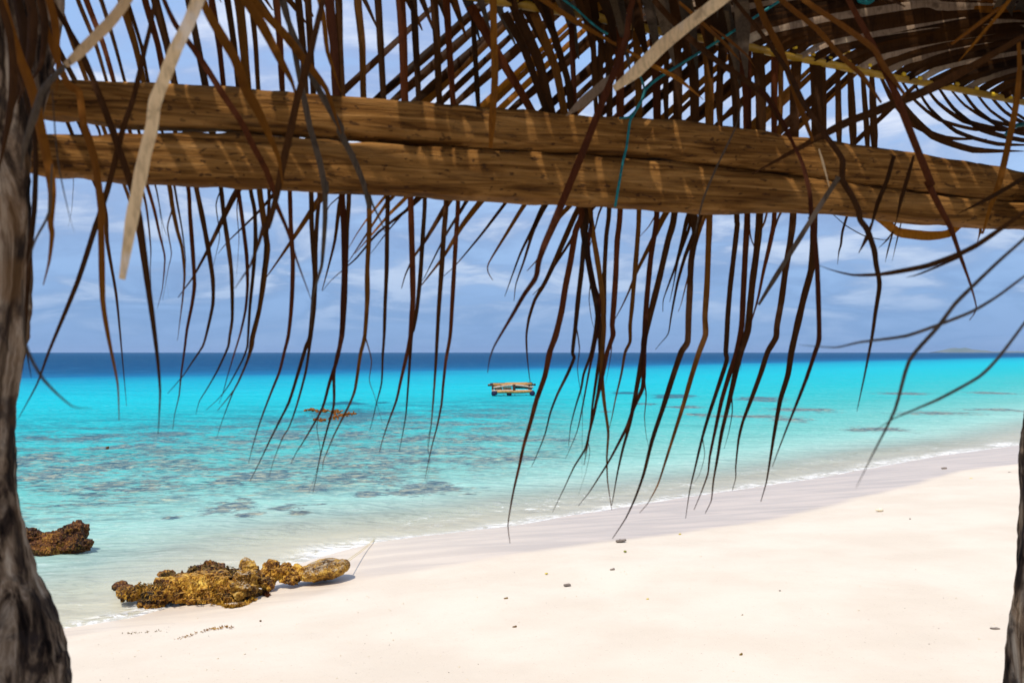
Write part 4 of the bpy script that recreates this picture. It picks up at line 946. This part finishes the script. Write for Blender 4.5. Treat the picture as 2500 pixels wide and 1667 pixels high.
# small heads breaking the water further out
def head(px, py, wpx, hpx, label, m=M_reefr, dy=0):
    p = on_z(px, py); k = p.y/F
    return finish_rock('small_coral', [blob(Vector((p.x+a*wpx*k, p.y+b, hpx*k*.15)), (wpx*k*r, wpx*k*r*1.1, hpx*k*(.5+.5*r))) for a, b, r in ((0, 0, .55), (-.45, .1, .35), (.5, -.1, .3))], m, label, None, max(.03, wpx*k*.05), ((.35, .10), (.12, .06)), cat='coral')
head(262, 1094, 8, 5, 'single small brown coral head breaking the water at left')
M_orange = flat('orange_coral', (.30, .105, .012), (.12, .035, .006), 6, .8, .1, .03)
def coral_bar(spots, label):
    V = MB(); rnd = random.Random(8)
    for (a, b, c_) in spots:
        for k in range(int(c_*1.6)):
            p = on_z(a+rnd.uniform(-c_, c_), b+rnd.uniform(-2.2, 2.2)); k_ = p.y/F
            V.add(blob(Vector((p.x, p.y, rnd.uniform(-.02, .05))), (rnd.uniform(1.5, 4)*k_, rnd.uniform(2, 5)*k_, rnd.uniform(1.2, 3)*k_), 2))
    o = V.build('coral_patch', M_orange, None); tag(o, label, 'coral'); 
    for v in o.data.vertices: v.co += Vector((0, 0, noise.noise(v.co*7)*.05))
coral_bar([(770,1003,30),(805,1005,30),(840,1011,28),(860,1014,10),(780,1027,14),(815,1022,12),(830,1016,18)], 'bright orange coral patch exposed at the water surface')

# ------------------------------------------------------------------ fishing line on the boulder
for k, (a, b) in enumerate([((840, 1372), (914, 1318)), ((842, 1376), (914, 1321))]):
    P0 = at(*a, Yq-.1); P1 = ground(*b)+Vector((0, 0, .01)); mid = (P0+P1)/2-Vector((0, 0, .01))
    o = MB().add(tube(catmull([P0, mid, P1], 8), .0026, 6)).build('fishing_line', M_line); tag(o, ['upper', 'lower'][k]+' thin yellow line stretched from the round boulder towards the water', 'line', 'fishing lines tied to the boulder')

# ------------------------------------------------------------------ raft
def rp(zx, zy, dy=0.0): return at(1130+zx*.1148, 900+zy*.1148, 51.0+dy)
def wood(n, a, b): return flat(n, a, b, 3, .8, .1, .01, (6, 6, 1))
Wo, Wp, Wd_, Wt = wood('raft_orange_wood', (.52, .27, .09), (.33, .16, .05)), wood('raft_bleached_wood', (.58, .44, .34), (.40, .28, .2)), wood('raft_dark_wood', (.05, .030, .025), (.10, .05, .035)), wood('raft_tan_board', (.50, .33, .20), (.20, .12, .07))
M_float = flat('raft_float', (.012, .020, .045), (.03, .02, .06), 4, .5)
wl = rp(1040, 560)
raft = empty('raft', (wl.x, 51.0, 0)); tag(raft, 'small homemade wooden raft floating on the turquoise water', 'raft')
def pole(pts, r, m, name='pole', seg=8):
    P = [rp(*p) for p in pts]; Q = catmull(P, 4); MB().add(tube(Q, r, seg, nzamp=.2)).build(name, m, raft)
pole([(580,322,.5),(1030,312,.5),(1480,306,.5)], .045, Wd_); pole([(900,312,.35),(1180,308,.35),(1370,306,.35)], .045, Wo); pole([(530,350,-.1),(1040,345,-.1),(1550,338,-.1)], .05, Wd_)
pole([(640,345,-.2),(1050,338,-.2),(1465,334,-.2)], .085, Wo); pole([(650,402,-.45),(860,368,-.45),(1080,350,-.45),(1290,366,-.45),(1500,398,-.45)], .05, Wp)
pole([(1120,385,-.1),(1260,385,-.1),(1400,390,-.1)], .09, Wd_, 'crossbar'); pole([(615,470,-.5),(1040,464,-.5),(1480,466,-.5)], .045, Wp); pole([(730,490,-.55),(1080,492,-.55),(1460,488,-.55)], .07, Wo)
pole([(640,470,.9),(1040,468,.9),(1480,468,.9)], .05, Wd_)
for zx, d0 in ((635, -.45), (1410, -.45), (1450, .7), (690, .7)): pole([(zx, 330, d0), (zx, 400, d0), (zx, 480, d0)], .05, Wd_, 'post')
pole([(1085,335,-.5),(1088,400,-.5),(1090,475,-.5)], .075, Wd_, 'post')
for zx in (560, 800, 1040, 1280, 1500): pole([(zx, 335, -.3), (zx, 333, .3), (zx, 331, .8)], .03, Wt, 'crossbar')
MB().add(box(rp(775, 430, -.35), .32, .06, .15, 0, R(2))).add(box(rp(945, 422, -.36), .44, .06, .17, 0, R(-3))).build('side_board', Wt, raft, False)
for zx, zy, d0 in ((660,520,-.3),(985,532,0),(1480,515,-.3),(680,520,.9),(1470,518,.9)):
    c = rp(zx, zy, d0); P = [c+Vector((0, y_, 0)) for y_ in (-.34, -.32, 0, .32, .34)]
    MB().add(tube(P, [.08, .125, .13, .125, .08], 16)).build('float', M_float, raft)

# ------------------------------------------------------------------ things lying on the beach
def pebble(px, py, wpx, hpx, name, label, cat, m, rot=0.0, n=1):
    p = ground(px, py); k = p.y/F; rnd = random.Random(int(px*7+py))
    bl = [blob(p+Vector((0, 0, hpx*k*.30)), (wpx*k*.5, wpx*k*.34, hpx*k*.5), 3, rot)]
    if n > 1: bl.append(blob(p+Vector((wpx*k*.28, .01, hpx*k*.42)), (wpx*k*.28, wpx*k*.22, hpx*k*.45), 3, rot+.5))
    mb = MB()
    for b in bl: mb.add(b)
    for i, v in enumerate(mb.V): mb.V[i] = v+Vector((noise.noise(v*40), noise.noise(v*40+Vector((9, 9, 9))), noise.noise(v*40+Vector((3, 1, 7)))))*wpx*k*.08
    o = mb.build(name, m); return tag(o, label, cat)
M_dk = flat('dark_driftwood', (.10, .075, .06), (.22, .17, .13), 30); M_sh = flat('bleached_coral', (.80, .70, .50), (.62, .5, .33), 30); M_gr = flat('green_weed', (.16, .17, .03), (.3, .28, .05), 30); M_ylw = flat('yellow_leaf', (.62, .46, .05), (.4, .3, .04), 30)
for a in [(2147,1247,20,8,'coral_piece','white lump of coral alone on the sand at right','coral',M_sh,.2,1),(1515,1322,26,7,'driftwood','grey forked driftwood piece on the sand near the wet edge','driftwood',M_dk,.2,2),
          (1526,1347,8,5,'seaweed_scrap','green weed scrap just below the forked driftwood','seaweed',M_gr,0,1),(1495,1391,12,5,'pebble','round dark pebble in the middle of the dry sand','pebble',M_dk,0,2),
          (1385,1429,20,5,'driftwood','flat grey stick left of the round dark pebble','driftwood',M_dk,.1,1),(1334,1401,9,4,'leaf_scrap','yellow scrap left of the flat grey stick','leaf',M_ylw,0,1),
          (1235,1461,10,3,'seaweed_scrap','tiny dark scrap left of the flat grey stick','seaweed',M_weedd,0,2),(1256,1531,11,4,'seaweed_scrap','brown curled weed scrap lowest in the middle','seaweed',M_weedd,0,2),
          (1581,1463,7,4,'leaf_scrap','pale yellow scrap right of the flat grey stick','leaf',M_ylw,0,1),(1904,1443,6,4,'pebble','tiny brown pebble alone right of centre','pebble',M_dk,0,1),
          (1812,1503,7,4,'seaweed_scrap','small brown weed scrap below the tiny brown pebble','seaweed',M_weedd,0,2),(1809,1600,10,7,'seaweed_scrap','dark twiggy scrap nearest the bottom edge','seaweed',M_weedd,.6,2),
          (2305,1144,15,4,'driftwood','dark wood bit on the wet sand at far right','driftwood',M_dk,0,2),(2465,1154,8,3,'pebble','small dark pebble beside the right trunk','pebble',M_dk,0,1),
          (2372,1169,12,3,'leaf_scrap','tan scrap below the dark wood bit','leaf',M_ylw,0,1),(2222,1267,5,3,'pebble','tiny pebble right of the white coral lump','pebble',M_dk,0,1),
          (1660,1304,7,3,'leaf_scrap','yellow scrap at the edge of the wet sand','leaf',M_ylw,0,1),(2430,1535,24,4,'driftwood','thin half buried stick near the right trunk','driftwood',M_dk,0,1),
          (1705,1535,4,3,'pebble','tiny pebble low on the sand','pebble',M_dk,0,1),(636,1516,6,4,'seaweed_scrap','small weed scrap right of the weed line','seaweed',M_weedd,0,1)]:
    pebble(*a)
# wrack line crumbs and red weed
def scraps(name, line, n, label, m, size=.012, seed=1):
    rnd = random.Random(seed); V = []; Fs = []
    for k in range(n):
        u = rnd.random(); f = u*(len(line)-1); i = min(int(f), len(line)-2); x = line[i][0]+(line[i+1][0]-line[i][0])*(f-i); y = line[i][1]+(line[i+1][1]-line[i][1])*(f-i)
        c = ground(x+rnd.uniform(-4, 4), y+rnd.uniform(-2, 2))+Vector((0, 0, .004))
        for j in range(3):
            d_ = Vector((rnd.uniform(-1, 1), rnd.uniform(-1, 1), rnd.uniform(0, .8))).normalized(); L = size*rnd.uniform(.5, 1.5); s_ = d_.cross(Vector((rnd.random(), 0, 1))).normalized()*L*.3
            o_ = len(V); V += [c-s_, c+s_, c+d_*L*.6+s_, c+d_*L]; Fs += [(o_, o_+1, o_+2, o_+3)]
    o = MB().add((V, Fs)).build(name, m, None, False); o['kind'] = 'stuff'; o['label'] = label; o['category'] = 'seaweed'
scraps('seaweed_line', [(430,1562),(470,1550),(510,1537),(535,1534),(550,1530),(567,1533)], 90, 'broken line of brown seaweed crumbs on the sand below the ledge', M_weed, .011, 1)
scraps('seaweed_crumbs', [(298,1546),(316,1547),(345,1544),(390,1541)], 30, 'faint seaweed crumbs left of the longer weed line', M_weedd, .009, 2)
scraps('red_seaweed', [(640,1444),(648,1452),(652,1456)], 70, 'tuft of dark red seaweed on the sand beside the ledge', LM['r'], .03, 3)
scraps('gold_seaweed', [(470,1475),(520,1470),(560,1484),(590,1480),(620,1465)], 260, 'ragged golden seaweed fringe in front of the ledge', M_weed, .028, 4)

def grit(n, label, m, size, seed):
    rnd = random.Random(seed); V = []; Fs = []
    for k in range(n):
        x = rnd.uniform(200, 2430); y0_ = np.interp(x, [60, 850, 1500, 2020, 2500], [1575, 1450, 1340, 1250, 1150]); y = y0_+(1667-y0_)*rnd.random()**1.2
        c = ground(x, y)+Vector((0, 0, .002)); L = size*rnd.uniform(.4, 1.6)
        B = blob(c, (L, L*rnd.uniform(.4, 1), L*.4), 1, rnd.uniform(0, 3)); o_ = len(V); V += B[0]; Fs += [tuple(i+o_ for i in f) for f in B[1]]
    o = MB().add((V, Fs)).build('shell_grit', m); o['kind'] = 'stuff'; o['label'] = label; o['category'] = 'shell grit'
grit(60, 'tiny brown crumbs scattered over the dry sand', M_dk, .0032, 4)
grit(200, 'tiny pale shell crumbs scattered over the dry sand', M_sh, .005, 5)
